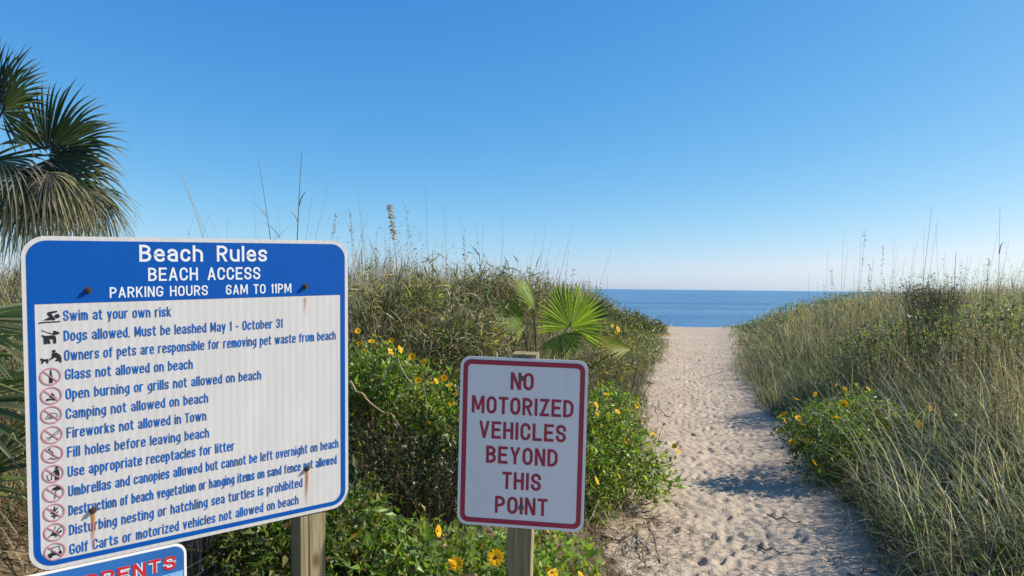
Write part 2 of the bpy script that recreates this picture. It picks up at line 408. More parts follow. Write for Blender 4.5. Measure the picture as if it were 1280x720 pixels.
# ------------------------------------------------------------------ lettering: a single stroke road sign alphabet
R9 = .27
XH = .735
def _g():
    r = R9; x = XH
    p = lambda *q, c=False: ('p', q, c)
    d = lambda a, b: ('d', a, b)
    st = p((0, 0), (0, 1)); sr = p((1, 0), (1, 1))
    G = {
     'A': (.62, [d((0, 0), (.5, 1)), d((1, 0), (.5, 1)), p((.22, .27), (.78, .27))]),
     'B': (.56, [st, p((0, 1), (.93, 1, r), (.93, .53, r), (0, .53)), p((0, .53), (1, .53, r), (1, 0, r), (0, 0))]),
     'C': (.56, [p((1, .73), (1, 1, r), (0, 1, r), (0, 0, r), (1, 0, r), (1, .27))]),
     'D': (.57, [p((0, 0), (1, 0, .3), (1, 1, .3), (0, 1), c=True)]),
     'E': (.52, [st, p((0, 1), (1, 1)), p((0, .52), (.85, .52)), p((0, 0), (1, 0))]),
     'F': (.50, [st, p((0, 1), (1, 1)), p((0, .52), (.85, .52))]),
     'G': (.60, [p((1, .78), (1, 1, r), (0, 1, r), (0, 0, r), (1, 0, r), (1, .44), (.62, .44))]),
     'H': (.57, [st, sr, p((0, .52), (1, .52))]),
     'I': (0, [st]),
     'K': (.57, [st, d((.02, .34), (1, 1)), d((1, 0), (.36, .62))]),
     'L': (.5, [st, p((0, 0), (1, 0))]),
     'M': (.78, [st, sr, d((.5, .12), (.06, 1)), d((.5, .12), (.94, 1))]),
     'N': (.58, [st, sr, d((.97, 0), (.03, 1))]),
     'O': (.57, [p((0, 0, r), (1, 0, r), (1, 1, r), (0, 1, r), c=True)]),
     'P': (.54, [st, p((0, 1), (1, 1, r), (1, .45, r), (0, .45))]),
     'R': (.56, [st, p((0, 1), (1, 1, r), (1, .47, r), (0, .47)), d((1, 0), (.45, .5))]),
     'S': (.56, [p((1, .76), (1, 1, r), (0, 1, r), (0, .53, r), (1, .47, r), (1, 0, r), (0, 0, r), (0, .24))]),
     'T': (.52, [p((.5, 0), (.5, 1)), p((0, 1), (1, 1))]),
     'U': (.57, [p((0, 1), (0, 0, r), (1, 0, r), (1, 1))]),
     'V': (.60, [d((.5, 0), (0, 1)), d((.5, 0), (1, 1))]),
     'Y': (.60, [d((.5, .42), (0, 1)), d((.5, .42), (1, 1)), p((.5, 0), (.5, .46))]),
     'Z': (.53, [p((0, 1), (1, 1)), p((0, 0), (1, 0)), d((.02, .0), (.98, 1))]),
     'a': (.50, [p((.05, x - .13), (.05, x, r), (1, x, r), (1, 0)), p((1, .42), (0, .42, r), (0, 0, r), (1, 0))]),
     'b': (.51, [st, p((0, x), (1, x, r), (1, 0, r), (0, 0))]),
     'c': (.48, [p((1, x - .18), (1, x, r), (0, x, r), (0, 0, r), (1, 0, r), (1, .18))]),
     'd': (.51, [sr, p((1, x), (0, x, r), (0, 0, r), (1, 0))]),
     'e': (.51, [p((.02, .38), (1, .38), (1, x, r), (0, x, r), (0, 0, r), (1, 0, r), (1, .10))]),
     'f': (.36, [p((1, 1), (.4, 1, r), (.4, 0)), p((0, x), (1, x))]),
     'g': (.51, [p((1, x), (0, x, r), (0, 0, r), (1, 0)), p((1, x), (1, -.30, r), (.05, -.30))]),
     'h': (.51, [st, p((0, x), (1, x, r), (1, 0))]),
     'i': (0, [p((0, 0), (0, x)), p((0, .975), (0, .985))]),
     'k': (.50, [st, d((.02, .22), (1, x)), d((1, 0), (.38, .42))]),
     'l': (0, [st]),
     'm': (.80, [p((0, 0), (0, x)), p((0, x), (.5, x, r), (.5, 0)), p((.5, x), (1, x, r), (1, 0))]),
     'n': (.51, [p((0, 0), (0, x)), p((0, x), (1, x, r), (1, 0))]),
     'o': (.51, [p((0, 0, r), (1, 0, r), (1, x, r), (0, x, r), c=True)]),
     'p': (.51, [p((0, -.30), (0, x)), p((0, x), (1, x, r), (1, 0, r), (0, 0))]),
     'r': (.36, [p((0, 0), (0, x)), p((0, .36), (0, x, r), (1, x))]),
     's': (.47, [p((1, x - .15), (1, x, r), (0, x, r), (0, .38, r), (1, .32, r), (1, 0, r), (0, 0, r), (0, .15))]),
     't': (.36, [p((.35, .95), (.35, 0, r), (1, 0)), p((0, x), (1, x))]),
     'u': (.51, [p((0, x), (0, 0, r), (1, 0, .12), (1, x)), p((1, 0), (1, x))]),
     'v': (.52, [d((.5, 0), (0, x)), d((.5, 0), (1, x))]),
     'w': (.92, [d((.27, 0), (0, x)), d((.27, 0), (.5, x)), d((.73, 0), (.5, x)), d((.73, 0), (1, x))]),
     'y': (.52, [d((.28, -.30), (1, x)), d((.47, .02), (0, x))]),
     'z': (.48, [p((0, x), (1, x)), p((0, 0), (1, 0)), d((.02, 0), (.98, x))]),
     '1': (.12, [p((1, 0), (1, 1)), p((.2, .84), (1, .97))]),
     '3': (.54, [p((0, .78), (0, 1, r), (1, 1, r), (1, .52, r), (.4, .52)), p((.4, .52), (1, .52, r), (1, 0, r), (0, 0, r), (0, .22))]),
     '6': (.54, [p((1, .80), (1, 1, r), (0, 1, r), (0, 0, r), (1, 0, r), (1, .56, r), (0, .56))]),
     '.': (0, [p((0, -.005), (0, .005))]),
     '-': (.34, [p((0, .42), (1, .42))]),
     '!': (0, [p((0, .3), (0, 1)), p((0, -.005), (0, .005))]),
    }
    return G
GLYPH = _g()

def fillet(pts, closed):
    n = len(pts); out = []
    for i, q in enumerate(pts):
        pt = np.array(q[:2]); rad = q[2] if len(q) > 2 else 0
        if rad <= 0 or (not closed and i in (0, n - 1)):
            out.append((pt, False)); continue
        a = np.array(pts[i - 1][:2]); c = np.array(pts[(i + 1) % n][:2])
        la, lc = np.linalg.norm(a - pt), np.linalg.norm(c - pt)
        fa = .5 if (len(pts[i - 1]) > 2 and (closed or i - 1 > 0)) else 1
        fc = .5 if (len(pts[(i + 1) % n]) > 2 and (closed or i + 1 < n - 1)) else 1
        ra, rc = min(rad, fa * la), min(rad, fc * lc)
        if ra < rc: rc = min(rc, ra * 1.5)
        else: ra = min(ra, rc * 1.5)
        p0 = pt + (a - pt) / max(la, 1e-9) * ra; p2 = pt + (c - pt) / max(lc, 1e-9) * rc
        # near-elliptic corner
        for t in np.linspace(0, math.pi / 2, 7):
            u = 1 - math.sin(t); w = 1 - math.cos(t)
            out.append((pt + (p0 - pt) * u + (p2 - pt) * w, True))
    res = [out[0][0]]
    for q, _ in out[1:]:
        if np.linalg.norm(q - res[-1]) > 1e-6: res.append(q)
    if closed and np.linalg.norm(res[0] - res[-1]) < 1e-6: res.pop()
    return np.array(res)

def ribbon(mb, pts, s, z, closed, ext=True):
    pts = np.array(pts, float); n = len(pts)
    if not closed and ext:
        d0 = pts[0] - pts[1]; d1 = pts[-1] - pts[-2]
        pts[0] = pts[0] + d0 / np.linalg.norm(d0) * s / 2; pts[-1] = pts[-1] + d1 / np.linalg.norm(d1) * s / 2
    L_, R_ = [], []
    for i in range(n):
        if closed: a, c = pts[i - 1], pts[(i + 1) % n]
        else: a, c = pts[max(i - 1, 0)], pts[min(i + 1, n - 1)]
        d1 = pts[i] - a if (closed or i > 0) else c - pts[i]
        d2 = c - pts[i] if (closed or i < n - 1) else pts[i] - a
        d1 = d1 / np.linalg.norm(d1); d2 = d2 / np.linalg.norm(d2)
        n1 = np.array([-d1[1], d1[0]]); n2 = np.array([-d2[1], d2[0]])
        mm = n1 + n2; mm = mm / max(np.linalg.norm(mm), 1e-6)
        k = 1 / max(mm @ n1, .5)
        L_.append(pts[i] + mm * s / 2 * k); R_.append(pts[i] - mm * s / 2 * k)
    V = [(*q, z) for q in L_] + [(*q, z) for q in R_]
    fs = []
    for i in range(n if closed else n - 1):
        j = (i + 1) % n
        fs.append((n + i, n + j, j, i))
    mb.add(V, np.array(fs))

def lay_text(mb, text, x0, x1, y0, y1, H, s, z):
    """fits text between x0 and x1; baseline runs y0 -> y1; H cap height; s stroke as share of H"""
    S = s * H
    def total(k):
        x = 0; pos = []
        for ch in text:
            if ch == ' ':
                x += .58 * H * k; continue
            w = GLYPH[ch][0] * H
            w = max(w * k, 0)
            pos.append((ch, x, w)); x += w + S + .165 * H * k
        return pos, x - .165 * H * k
    lo, hi = .1, 4
    for _ in range(40):
        k = (lo + hi) / 2
        if total(k)[1] > x1 - x0: hi = k
        else: lo = k
    pos, tot = total(k)
    for ch, px, w in pos:
        for j, stq in enumerate(GLYPH[ch][1]):
            zz = z + (j % 4) * .00003
            tx = lambda q: x0 + px + S / 2 + q * w
            yb = lambda x: y0 + (y1 - y0) * (x - x0) / (x1 - x0)
            if stq[0] == 'p':
                pts = []
                for q in stq[1]:
                    X = tx(q[0])
                    if w == 0: X = x0 + px + S / 2
                    e = (X, S / 2 + q[1] * (H - S))
                    if len(q) > 2: e = (*e, q[2] * H)
                    pts.append(e)
                pl = fillet(pts, stq[2])
                pl[:, 1] += yb(x0 + px)
                ribbon(mb, pl, S, zz, stq[2])
            else:
                (ax, ay), (bx, by) = stq[1], stq[2]
                ya = 0 if ay == 0 else S / 2 + ay * (H - S)
                if ay < 0: ya -= S / 2
                yt = S / 2 + by * (H - S) + (S / 2 if by in (1, XH) else 0)
                AX, BX = tx(ax), tx(bx)
                ln = math.hypot(BX - AX, yt - ya)
                hw = S / 2 * ln / max(yt - ya, 1e-6)
                hw = min(hw, S * .95) * (.8 if ch in 'wM' else .95)
                # keep the slanted stroke's flat ends inside the glyph box
                off = yb(x0 + px)
                ia = (hw - S / 2) * (1 if ax < .5 else -1) if ax in (0, 1) else 0
                ib = (hw - S / 2) * (1 if bx < .5 else -1) if bx in (0, 1) else 0
                AX += ia; BX += ib
                mb.add([(AX - hw, ya + off, zz), (AX + hw, ya + off, zz), (BX + hw, yt + off, zz), (BX - hw, yt + off, zz)], np.array([[0, 1, 2, 3]]))

def rrect(w, h, r, cx=0, cy=0, seg=10):
    pts = []
    for sx, sy, a0 in ((1, 1, 0), (-1, 1, 90), (-1, -1, 180), (1, -1, 270)):
        for t in np.linspace(0, 90, seg):
            a = math.radians(a0 + t)
            pts.append((cx + sx * (w / 2 - r) + r * math.cos(a), cy + sy * (h / 2 - r) + r * math.sin(a)))
    return np.array(pts)

def plate(mb, pts, z0, z1):
    n = len(pts)
    V = [(*p, z0) for p in pts] + [(*p, z1) for p in pts]
    fs = [tuple(range(n, 2 * n)), tuple(reversed(range(n)))]
    fs += [(i, (i + 1) % n, n + (i + 1) % n, n + i) for i in range(n)]
    mb.add(V, fs)

def ring_band(mb, outer, inner, z):
    n = len(outer)
    V = [(*p, z) for p in outer] + [(*p, z) for p in inner]
    mb.add(V, np.array([(i, (i + 1) % n, n + (i + 1) % n, n + i) for i in range(n)]))

def sheet(mb, pts, z):
    mb.add([(*p, z) for p in pts], [tuple(range(len(pts)))])

def box(mb, x0, x1, y0, y1, z0, z1, bev=.004):
    """upright post with chamfered long edges; long axis is y"""
    pts = [(x0 + bev, z0), (x1 - bev, z0), (x1, z0 + bev), (x1, z1 - bev), (x1 - bev, z1), (x0 + bev, z1), (x0, z1 - bev), (x0, z0 + bev)]
    V = [(p[0], y0, p[1]) for p in pts] + [(p[0], y1, p[1]) for p in pts]
    n = 8
    fs = [tuple(range(n)), tuple(reversed(range(n, 2 * n)))] + [(i, n + i, n + (i + 1) % n, (i + 1) % n) for i in range(n)]
    mb.add(V, fs)

def bolt(mb, x, y, z, r=.0085, h=.008):
    """hexagon head on a washer"""
    for rr, z0, z1, n in ((r * 1.5, z, z + .002, 20), (r, z + .002, z + h, 6), (r * .5, z + h, z + h + .004, 12)):
        pts = [(x + rr * math.cos(i * 2 * math.pi / n), y + rr * math.sin(i * 2 * math.pi / n)) for i in range(n)]
        plate(mb, pts, z0, z1)

def frame_of(center, X, Y, Nn, base):
    M = Matrix(((X[0], Y[0], Nn[0], center[0] - base[0]), (X[1], Y[1], Nn[1], center[1] - base[1]), (X[2], Y[2], Nn[2], center[2] - base[2]), (0, 0, 0, 1)))
    return M

# ---- beach rules sign -------------------------------------------------------
BC = np.array([-0.9270, 2.1690, 1.3334]); BX = np.array([0.80525, 0.59208, 0.03215]); BY = np.array([0.00001, -0.05421, 0.99852]); BN = np.array([0.59295, -0.80406, -0.04365])
def on_B(x, y, z=0): return BC + BX * x + BY * y + BN * z
SW = .9144; SH = .9144
base = on_B(.02, -1.2); base[2] = float(ground(base[0], base[1]))
rules = empty('beach_rules_sign', base)
tag(rules, 'large white sign with a blue Beach Rules header and a list of rules', 'sign')
MB_ = frame_of(BC, BX, BY, BN, base)
def part(mb, name, mat, parent, M=None, **k):
    o = mb.build(name, mat, parent, **k)
    if M is not None: o.matrix_local = M
    return o
m = MB(); plate(m, rrect(SW, SH, .058), -.003, 0); panel = part(m, 'panel', MAT['white'], rules, MB_)
m = MB(); ring_band(m, rrect(SW - .022, SH - .024, .048), rrect(SW - .054, SH - .052, .034), .0008); part(m, 'border', MAT['blue'], rules, MB_)
top = rrect(SW - .054, SH - .052, .034)
hd = [p for p in top if p[1] > .2747]
hd = [(SW / 2 - .027, .2747)] + hd + [(-SW / 2 + .027, .2747)]
m = MB(); sheet(m, hd, .0008); part(m, 'header_band', MAT['blue'], rules, MB_)
RULES = [
 ('Beach', -.1775, .3875, -.0058, .3875, .0486, .148, 1), ('Rules', .0339, .3875, .1850, .3875, .0486, .148, 1),
 ('BEACH', -.1555, .3315, -.0209, .3315, .0386, .14, 1), ('ACCESS', .0061, .3315, .1635, .3315, .0386, .14, 1),
 ('PARKING HOURS', -.2539, .2858, .0069, .2858, .0304, .14, 1), ('6AM TO 11PM', .0589, .2858, .2621, .2858, .0304, .14, 1),
 ('Swim at your own risk', -0.3653, 0.2265, -0.0960, 0.2261, 0.0292, 0.118, 0),
 ('Dogs allowed. Must be leashed May 1 - October 31', -0.3652, 0.1712, 0.2336, 0.1738, 0.0296, 0.118, 0),
 ('Owners of pets are responsible for removing pet waste from beach', -0.3651, 0.1171, 0.4138, 0.1238, 0.0296, 0.113, 0),
 ('Glass not allowed on beach', -0.3642, 0.0650, -0.0381, 0.0652, 0.0294, 0.118, 0),
 ('Open burning or grills not allowed on beach', -0.3640, 0.0103, 0.1640, 0.0128, 0.0295, 0.118, 0),
 ('Camping not allowed on beach', -0.3646, -0.0439, 0.0044, -0.0425, 0.0295, 0.118, 0),
 ('Fireworks not allowed in Town', -0.3638, -0.0972, -0.0020, -0.0963, 0.0295, 0.118, 0),
 ('Fill holes before leaving beach', -0.3635, -0.1511, 0.0055, -0.1503, 0.0297, 0.118, 0),
 ('Use appropriate receptacles for litter', -0.3635, -0.2061, 0.0803, -0.2026, 0.0300, 0.118, 0),
 ('Umbrellas and canopies allowed but cannot be left overnight on beach', -0.3633, -0.2606, 0.4218, -0.2477, 0.0302, 0.113, 0),
 ('Destruction of beach vegetation or hanging items on sand fence not allowed', -0.3637, -0.3153, 0.4150, -0.3028, 0.0301, 0.112, 0),
 ('Disturbing nesting or hatchling sea turtles is prohibited', -0.3635, -0.3705, 0.2956, -0.3600, 0.0303, 0.118, 0),
 ('Golf Carts or motorized vehicles not allowed on beach', -0.3639, -0.4249, 0.2823, -0.4152, 0.0301, 0.118, 0),]
for t, x0, y0, x1, y1, H, s, wh in RULES:
    m = MB(); lay_text(m, t, x0, x1, y0, y1, H, s, .0016 if wh else .0010)
    part(m, 'header_lettering' if wh else 'rule_lettering', MAT['white_ink'] if wh else MAT['rule_ink'], rules, MB_)

# pictograms, drawn in a unit box
def disk(mb, x, y, r, z, n=18, ry=None):
    ry = ry or r
    sheet(mb, [(x + r * math.cos(i * 2 * math.pi / n), y + ry * math.sin(i * 2 * math.pi / n)) for i in range(n)], z)
def pic(kind, cx, cy, sx, sy, z=.0010):
    m = MB()
    class T:
        k = 0
        @staticmethod
        def q(pts): return [(cx + a * sx, cy + b_ * sy) for a, b_ in pts]
    def poly(*pts):
        T.k += 1; sheet(m, T.q(pts), z + T.k * .00002)
    def line(w, *pts):
        T.k += 1; ribbon(m, T.q(pts), w * sy, z + T.k * .00002, False, False)
    def dot(x, y, r, ry=None):
        T.k += 1; disk(m, cx + x * sx, cy + y * sy, r * sx, z + T.k * .00002, 16, (ry or r) * sy)
    if kind == 'swim':
        dot(.72, .12, .25, .32)
        poly((-.62, -.42), (.02, .05), (-.22, .52), (-.12, .78), (.70, .95), (.74, .70), (.16, .55), (.58, -.42))
        line(.17, (-1, -.82), (-.75, -.72), (-.5, -.76), (-.25, -.68), (0, -.74), (.3, -.66), (.6, -.72), (1, -.66))
    elif kind == 'dog':
        line(.10, (-.85, 1.05), (-.2, .68), (.45, .38))
        poly((.35, .42), (.42, .88), (.55, .92), (1.0, .66), (1.08, .45), (.85, .33), (.5, .28))
        poly((-.85, .30), (-.80, .40), (-.5, .22), (.35, .25), (.62, .1), (.68, -.2), (.70, -.95), (.40, -.98), (.36, -.35), (-.10, -.30), (.02, -.55), (.08, -.98), (-.22, -.98), (-.40, -.45), (-.34, -1.0), (-.62, -1.0), (-.64, -.05))
    elif kind == 'owner':
        dot(.30, .78, .17, .22)
        poly((.12, .5), (.52, .58), (.86, .2), (1.0, -.3), (.98, -.65), (1.0, -.95), (.82, -.95), (.82, -.72), (.4, -.7), (.46, -.45), (.62, -.35), (.42, -.12), (-.1, -.55), (-.18, -.45), (.12, -.02))
        poly((-1.0, -.30), (-.86, -.1), (-.70, -.28), (-.35, -.32), (-.18, -.15), (-.24, -.42), (-.22, -.95), (-.36, -.95), (-.42, -.65), (-.7, -.65), (-.74, -.95), (-.88, -.95), (-.84, -.5))
    elif kind == 'glass':
        poly((-.02, .72), (.10, .72), (.12, .2), (.2, -.02), (.2, -.75), (-.12, -.75), (-.12, -.02), (-.04, .2))
    elif kind == 'fire':
        poly((-.5, -.42), (-.42, -.30), (-.1, -.35), (.45, -.2), (.5, -.32), (.2, -.42), (.42, -.52), (.36, -.6), (-.05, -.48), (-.42, -.58))
        poly((-.15, -.25), (-.1, .15), (.0, -.05), (.08, .4), (.2, .05), (.3, .2), (.28, -.22))
    elif kind == 'camp':
        line(.055, (-.55, -.40), (-.2, .22), (.45, .12), (.62, -.25), (.05, -.4), (-.2, .22)); line(.055, (-.55, -.40), (.05, -.40)); line(.05, (-.3, -.38), (-.2, -.05), (-.12, -.38))
    elif kind == 'rocket':
        line(.06, (-.25, -.3), (.2, .1), (.6, .45), (.55, .1), (.15, -.2), (-.25, -.3)); line(.06, (-.2, -.35), (-.6, -.55)); line(.06, (-.3, -.25), (-.55, -.25)); line(.05, (-.15, -.42), (-.35, -.65)); line(.05, (.2, .1), (.15, -.2))
    elif kind == 'hole':
        dot(-.28, .55, .1, .12); poly((-.5, .42), (-.05, .38), (.2, -.2), (.02, -.22), (-.2, .1)); line(.1, (-.42, .5), (-.2, .7)); line(.09, (.1, -.2), (.65, -.5)); line(.09, (-.45, -.55), (-.2, -.42), (.2, -.62), (.4, -.5))
    elif kind == 'litter':
        dot(.34, .62, .13, .16); poly((.18, .44), (.52, .44), (.6, -.1), (.52, -.75), (.38, -.75), (.36, -.15), (.32, -.75), (.16, -.75)); line(.11, (.22, .38), (-.05, .05), (-.25, .08)); line(.07, (-.55, -.05), (-.45, -.65), (-.15, -.65), (-.1, -.05)); line(.06, (-.3, .05), (-.3, -.1))
    elif kind == 'umbrella':
        poly((-.2, .25), (-.05, .55), (.3, .72), (.6, .55), (.72, .2), (.55, .32), (.42, .2), (.25, .38), (.1, .26), (-.05, .4)); line(.07, (.28, .5), (.08, -.7))
    elif kind == 'plant':
        line(.09, (.02, -.7), (.05, .2)); 
        for a, bb in (((.05, 0), (-.35, .45)), ((.05, .1), (.35, .5)), ((.04, -.2), (-.3, .05)), ((.04, -.25), (.38, .05)), ((.05, .2), (.05, .65)), ((.03, -.45), (-.25, -.3)), ((.03, -.45), (.3, -.4))): line(.12, a, bb)
    elif kind == 'turtle':
        poly((-.4, -.3), (-.2, 0), (.15, .05), (.4, -.15), (.42, -.35), (0, -.42)); dot(.55, -.05, .12, .13); line(.1, (.1, -.1), (.45, .35), (.7, .5)); line(.1, (-.35, -.3), (-.6, -.5)); line(.1, (.2, -.3), (.1, -.6)); line(.05, (-.1, .1), (.1, .5), (.05, .7))
    elif kind == 'cart':
        poly((-.6, -.12), (-.1, -.05), (.05, -.2), (.3, -.18), (.45, .0), (.62, -.05), (.66, -.38), (-.62, -.42)); dot(-.38, -.45, .16, .19); dot(.42, -.4, .16, .19)
        line(.06, (-.3, -.1), (-.22, .48), (.38, .55), (.5, -.05)); line(.07, (-.42, .46), (.46, .56))
    return m
PICS = [('swim', -0.3972, 0.2383, 0.0245, 0.0184), ('dog', -0.3978, 0.1845, 0.0213, 0.0185), ('owner', -0.3965, 0.1310, 0.0247, 0.0186), ('glass', -0.3983, 0.0774, 0.0247, 0.0241), ('fire', -0.3976, 0.0249, 0.0248, 0.0242), ('camp', -0.3982, -0.0278, 0.0249, 0.0244), ('rocket', -0.3981, -0.0828, 0.0249, 0.0244), ('hole', -0.3980, -0.1360, 0.0250, 0.0245), ('litter', -0.3979, -0.1903, 0.0251, 0.0247), ('umbrella', -0.3979, -0.2440, 0.0252, 0.0248), ('plant', -0.3978, -0.2981, 0.0253, 0.0249), ('turtle', -0.3977, -0.3526, 0.0254, 0.0250), ('cart', -0.3983, -0.4072, 0.0255, 0.0251)]
for i, (k, cx, cy, sx, sy) in enumerate(PICS):
    pm = part(pic(k, cx, cy, sx, sy), 'pictogram', MAT['black'], rules, MB_)
    if i >= 3:
        m = MB()
        th = np.linspace(0, 2 * math.pi, 41)[:-1]
        o_ = np.stack([cx + sx * np.cos(th), cy + sy * np.sin(th)], 1); i_ = np.stack([cx + sx * .86 * np.cos(th), cy + sy * .86 * np.sin(th)], 1)
        ring_band(m, o_, i_, .0014)
        ribbon(m, [(cx - sx * .66, cy + sy * .64), (cx + sx * .66, cy - sy * .64)], .0030, .00143, False, False)
        m.build('prohibition_ring', MAT['ring'], pm)
for (x, y), dark in zip([(-.3055, .309), (.3085, .306), (-.306, -.312), (.311, -.301)], (1, 1, 1, 1)):
    m = MB(); bolt(m, x, y, .0012, .0062, .010); part(m, 'bolt', MAT['darkbolt'], rules, MB_)
for x, y, L_, a in ((-.306, -.315, .118, 1.7), (.311, -.304, .128, 1.9), (.3085, .2700, .06, .8)):
    m = MB()
    rows_ = 14
    V, C = [], []
    for i in range(rows_):
        t = i / (rows_ - 1)
        for dx in (-.0055, -.0012, .0012, .0055):
            V.append((x + dx * (1 - .25 * t) + .001 * math.sin(7 * t), y - L_ * t, .0022)); C.append([a * (1 - t ** 1.6) * (1.0 if abs(dx) < .003 else 0)] * 3)
    fs = [(4 * i + j, 4 * i + j + 4, 4 * i + j + 5, 4 * i + j + 1) for i in range(rows_ - 1) for j in range(3)]
    m.add(V, np.array(fs), np.array(C)); part(m, 'rust_streak', MAT['rust'], rules, MB_)
for cx in (-.306, .332):
    m = MB(); box(m, cx - .0445, cx + .0445, -1.62, .40, -.0945, -.0045, .003)
    part(m, 'post', MAT['wood'], rules, MB_)

# ---- rip current sign under it ---------------------------------------------
base2 = on_B(-.35, -1.1); base2[2] = float(ground(base2[0], base2[1]))
rip = empty('rip_current_sign', base2)
tag(rip, 'small blue sign with red RIP CURRENTS lettering fixed under the large rules sign', 'sign')
MR = frame_of(BC, BX, BY, BN, base2)
RW, RH = .61, .46
rcx, rcy = -.064 - RW / 2, -.4592 - RH / 2
m = MB(); plate(m, rrect(RW, RH, .036, rcx, rcy), -.003, 0); part(m, 'panel', MAT['plain_white'], rip, MR)
m = MB(); sheet(m, rrect(RW - .014, RH - .014, .030, rcx, rcy), .0007); part(m, 'blue_field', MAT['ripblue'], rip, MR)
m = MB(); sheet(m, [(rcx + RW / 2 - .010, rcy + .08), (rcx + RW / 2 - .010, rcy + RH / 2 - .085), (rcx + .05, rcy + RH / 2 - .098), (rcx - .15, rcy + RH / 2 - .11), (rcx - RW / 2 + .010, rcy + RH / 2 - .13), (rcx - RW / 2 + .010, rcy + .06)], .0011); part(m, 'wave_field', MAT['pale_blue'], rip, MR)
for s, z, mt, nm in ((.30, .0015, 'white_ink', 'lettering_outline'), (.19, .0021, 'ripred', 'lettering')):
    m = MB(); e = .0
    lay_text(m, 'RIP', -.555, -.460, -.5345, -.5345, .042, s, z); part(m, nm, MAT[mt], rip, MR)
    m = MB(); lay_text(m, 'CURRENTS', -.415, -.094, -.5345, -.5345, .042, s, z); part(m, nm, MAT[mt], rip, MR)
for t, x0, x1 in (('Break', -.48, -.362), ('the', -.325, -.262), ('Grip!', -.222, -.112)):
    m = MB(); lay_text(m, t, x0, x1, -.585, -.585, .034, .15, .0016); part(m, 'motto_lettering', MAT['black'], rip, MR)

# ---- no motorized vehicles sign -----------------------------------------------
NC = np.array([0.04031, 2.53549, 1.09637]); NX = np.array([0.99226, -0.12247, -0.02059]); NY = np.array([0.01621, -0.03664, 0.9992]); NN = np.array([-0.12313, -0.99179, -0.03437])
base3 = NC + NY * -1.05; base3[2] = float(ground(base3[0], base3[1]))
nov = empty('no_vehicles_sign', base3)
tag(nov, 'small white sign with red lettering NO MOTORIZED VEHICLES BEYOND THIS POINT', 'sign')
MN = frame_of(NC, NX, NY, NN, base3)
m = MB(); plate(m, rrect(.4553, .6096, .036), -.003, 0); part(m, 'panel', MAT['plain_white'], nov, MN)
m = MB(); ring_band(m, rrect(.4553 - .021, .6096 - .021, .028), rrect(.4553 - .055, .6096 - .056, .014), .0008); part(m, 'border', MAT['red'], nov, MN)
for t, x0, x1, y in (('NO', -.0455, .037, .1915), ('MOTORIZED', -.1835, .1803, .102), ('VEHICLES', -.1549, .1563, .0125), ('BEYOND', -.1273, .1295, -.0761), ('THIS', -.0665, .0725, -.1668), ('POINT', -.0904, .0984, -.2554)):
    m = MB(); lay_text(m, t, x0, x1, y, y, .0622, .165, .0010); part(m, 'lettering', MAT['red'], nov, MN)
for x, y in ((-.0077, .2333), (.0041, -.2309)):
    m = MB(); bolt(m, x, y, .0012, .0068, .007); part(m, 'bolt', MAT['steel'], nov, MN)
m = MB(); box(m, -.0435, .0455, -1.35, .318, -.0945, -.0045, .003); part(m, 'post', MAT['wood'], nov, MN)

# ================================================================== vegetation builders
def blades(mb, p, L, w, az, tilt, droop, col, seg=4, tip=None, power=1.6, twist=None):
    """curved tapering grass blades; every argument is an array of length n"""
    n = len(p)
    t = np.linspace(0, 1, seg + 1)
    th = tilt[:, None] + droop[:, None] * t[None, :] ** power
    ds = L[:, None] / seg
    hx = np.concatenate([np.zeros((n, 1)), np.cumsum(np.sin((th[:, 1:] + th[:, :-1]) / 2) * ds, 1)], 1)
    hz = np.concatenate([np.zeros((n, 1)), np.cumsum(np.cos((th[:, 1:] + th[:, :-1]) / 2) * ds, 1)], 1)
    ca, sa = np.cos(az)[:, None], np.sin(az)[:, None]
    C = np.stack([p[:, 0, None] + hx * ca, p[:, 1, None] + hx * sa, p[:, 2, None] + hz], -1)
    tw = (az + math.pi / 2 if twist is None else twist)
    side = np.stack([np.cos(tw), np.sin(tw), np.zeros(n)], -1)[:, None, :]
    wid = (w[:, None] * (1 - t[None, :] ** 1.7) * .5 + w[:, None] * .03)[..., None]
    A, B = C - side * wid, C + side * wid
    V = np.stack([A, B], 2).reshape(n, -1, 3)
    k = 2 * (seg + 1)
    f = np.array([(2 * i, 2 * i + 1, 2 * i + 3, 2 * i + 2) for i in range(seg)])
    Fq = (np.arange(n)[:, None, None] * k + f[None]).reshape(-1, 4)
    if tip is None: tip = col
    cc = col[:, None, :] * (1 - t[None, :, None]) + tip[:, None, :] * t[None, :, None]
    cc = np.repeat(cc, 2, axis=1)
    mb.add(V.reshape(-1, 3), Fq, cc.reshape(-1, 3))

def unit(v):
    return v / np.maximum(np.linalg.norm(v, axis=-1, keepdims=True), 1e-9)

def leaves(mb, p, d, nrm, l, w, col, fold=.25, bend=.15):
    """folded pointed leaves at p, along d, facing nrm"""
    n = len(p)
    d = unit(d); s = unit(np.cross(d, nrm)); nn = np.cross(s, d)
    l = l[:, None]; w = w[:, None]
    b0 = p; m1 = p + d * l * .42 + nn * l * .05; tp = p + d * l - nn * l * bend
    a1 = p + d * l * .36 + s * w * .5 + nn * w * fold; a2 = p + d * l * .36 - s * w * .5 + nn * w * fold
    V = np.stack([b0, m1, tp, a1, a2], 1)
    f = np.array([(0, 1, 3), (1, 2, 3), (0, 4, 1), (1, 4, 2)])
    Fq = (np.arange(n)[:, None, None] * 5 + f[None]).reshape(-1, 3)
    mb.add(V.reshape(-1, 3), Fq, np.repeat(col, 5, axis=0))

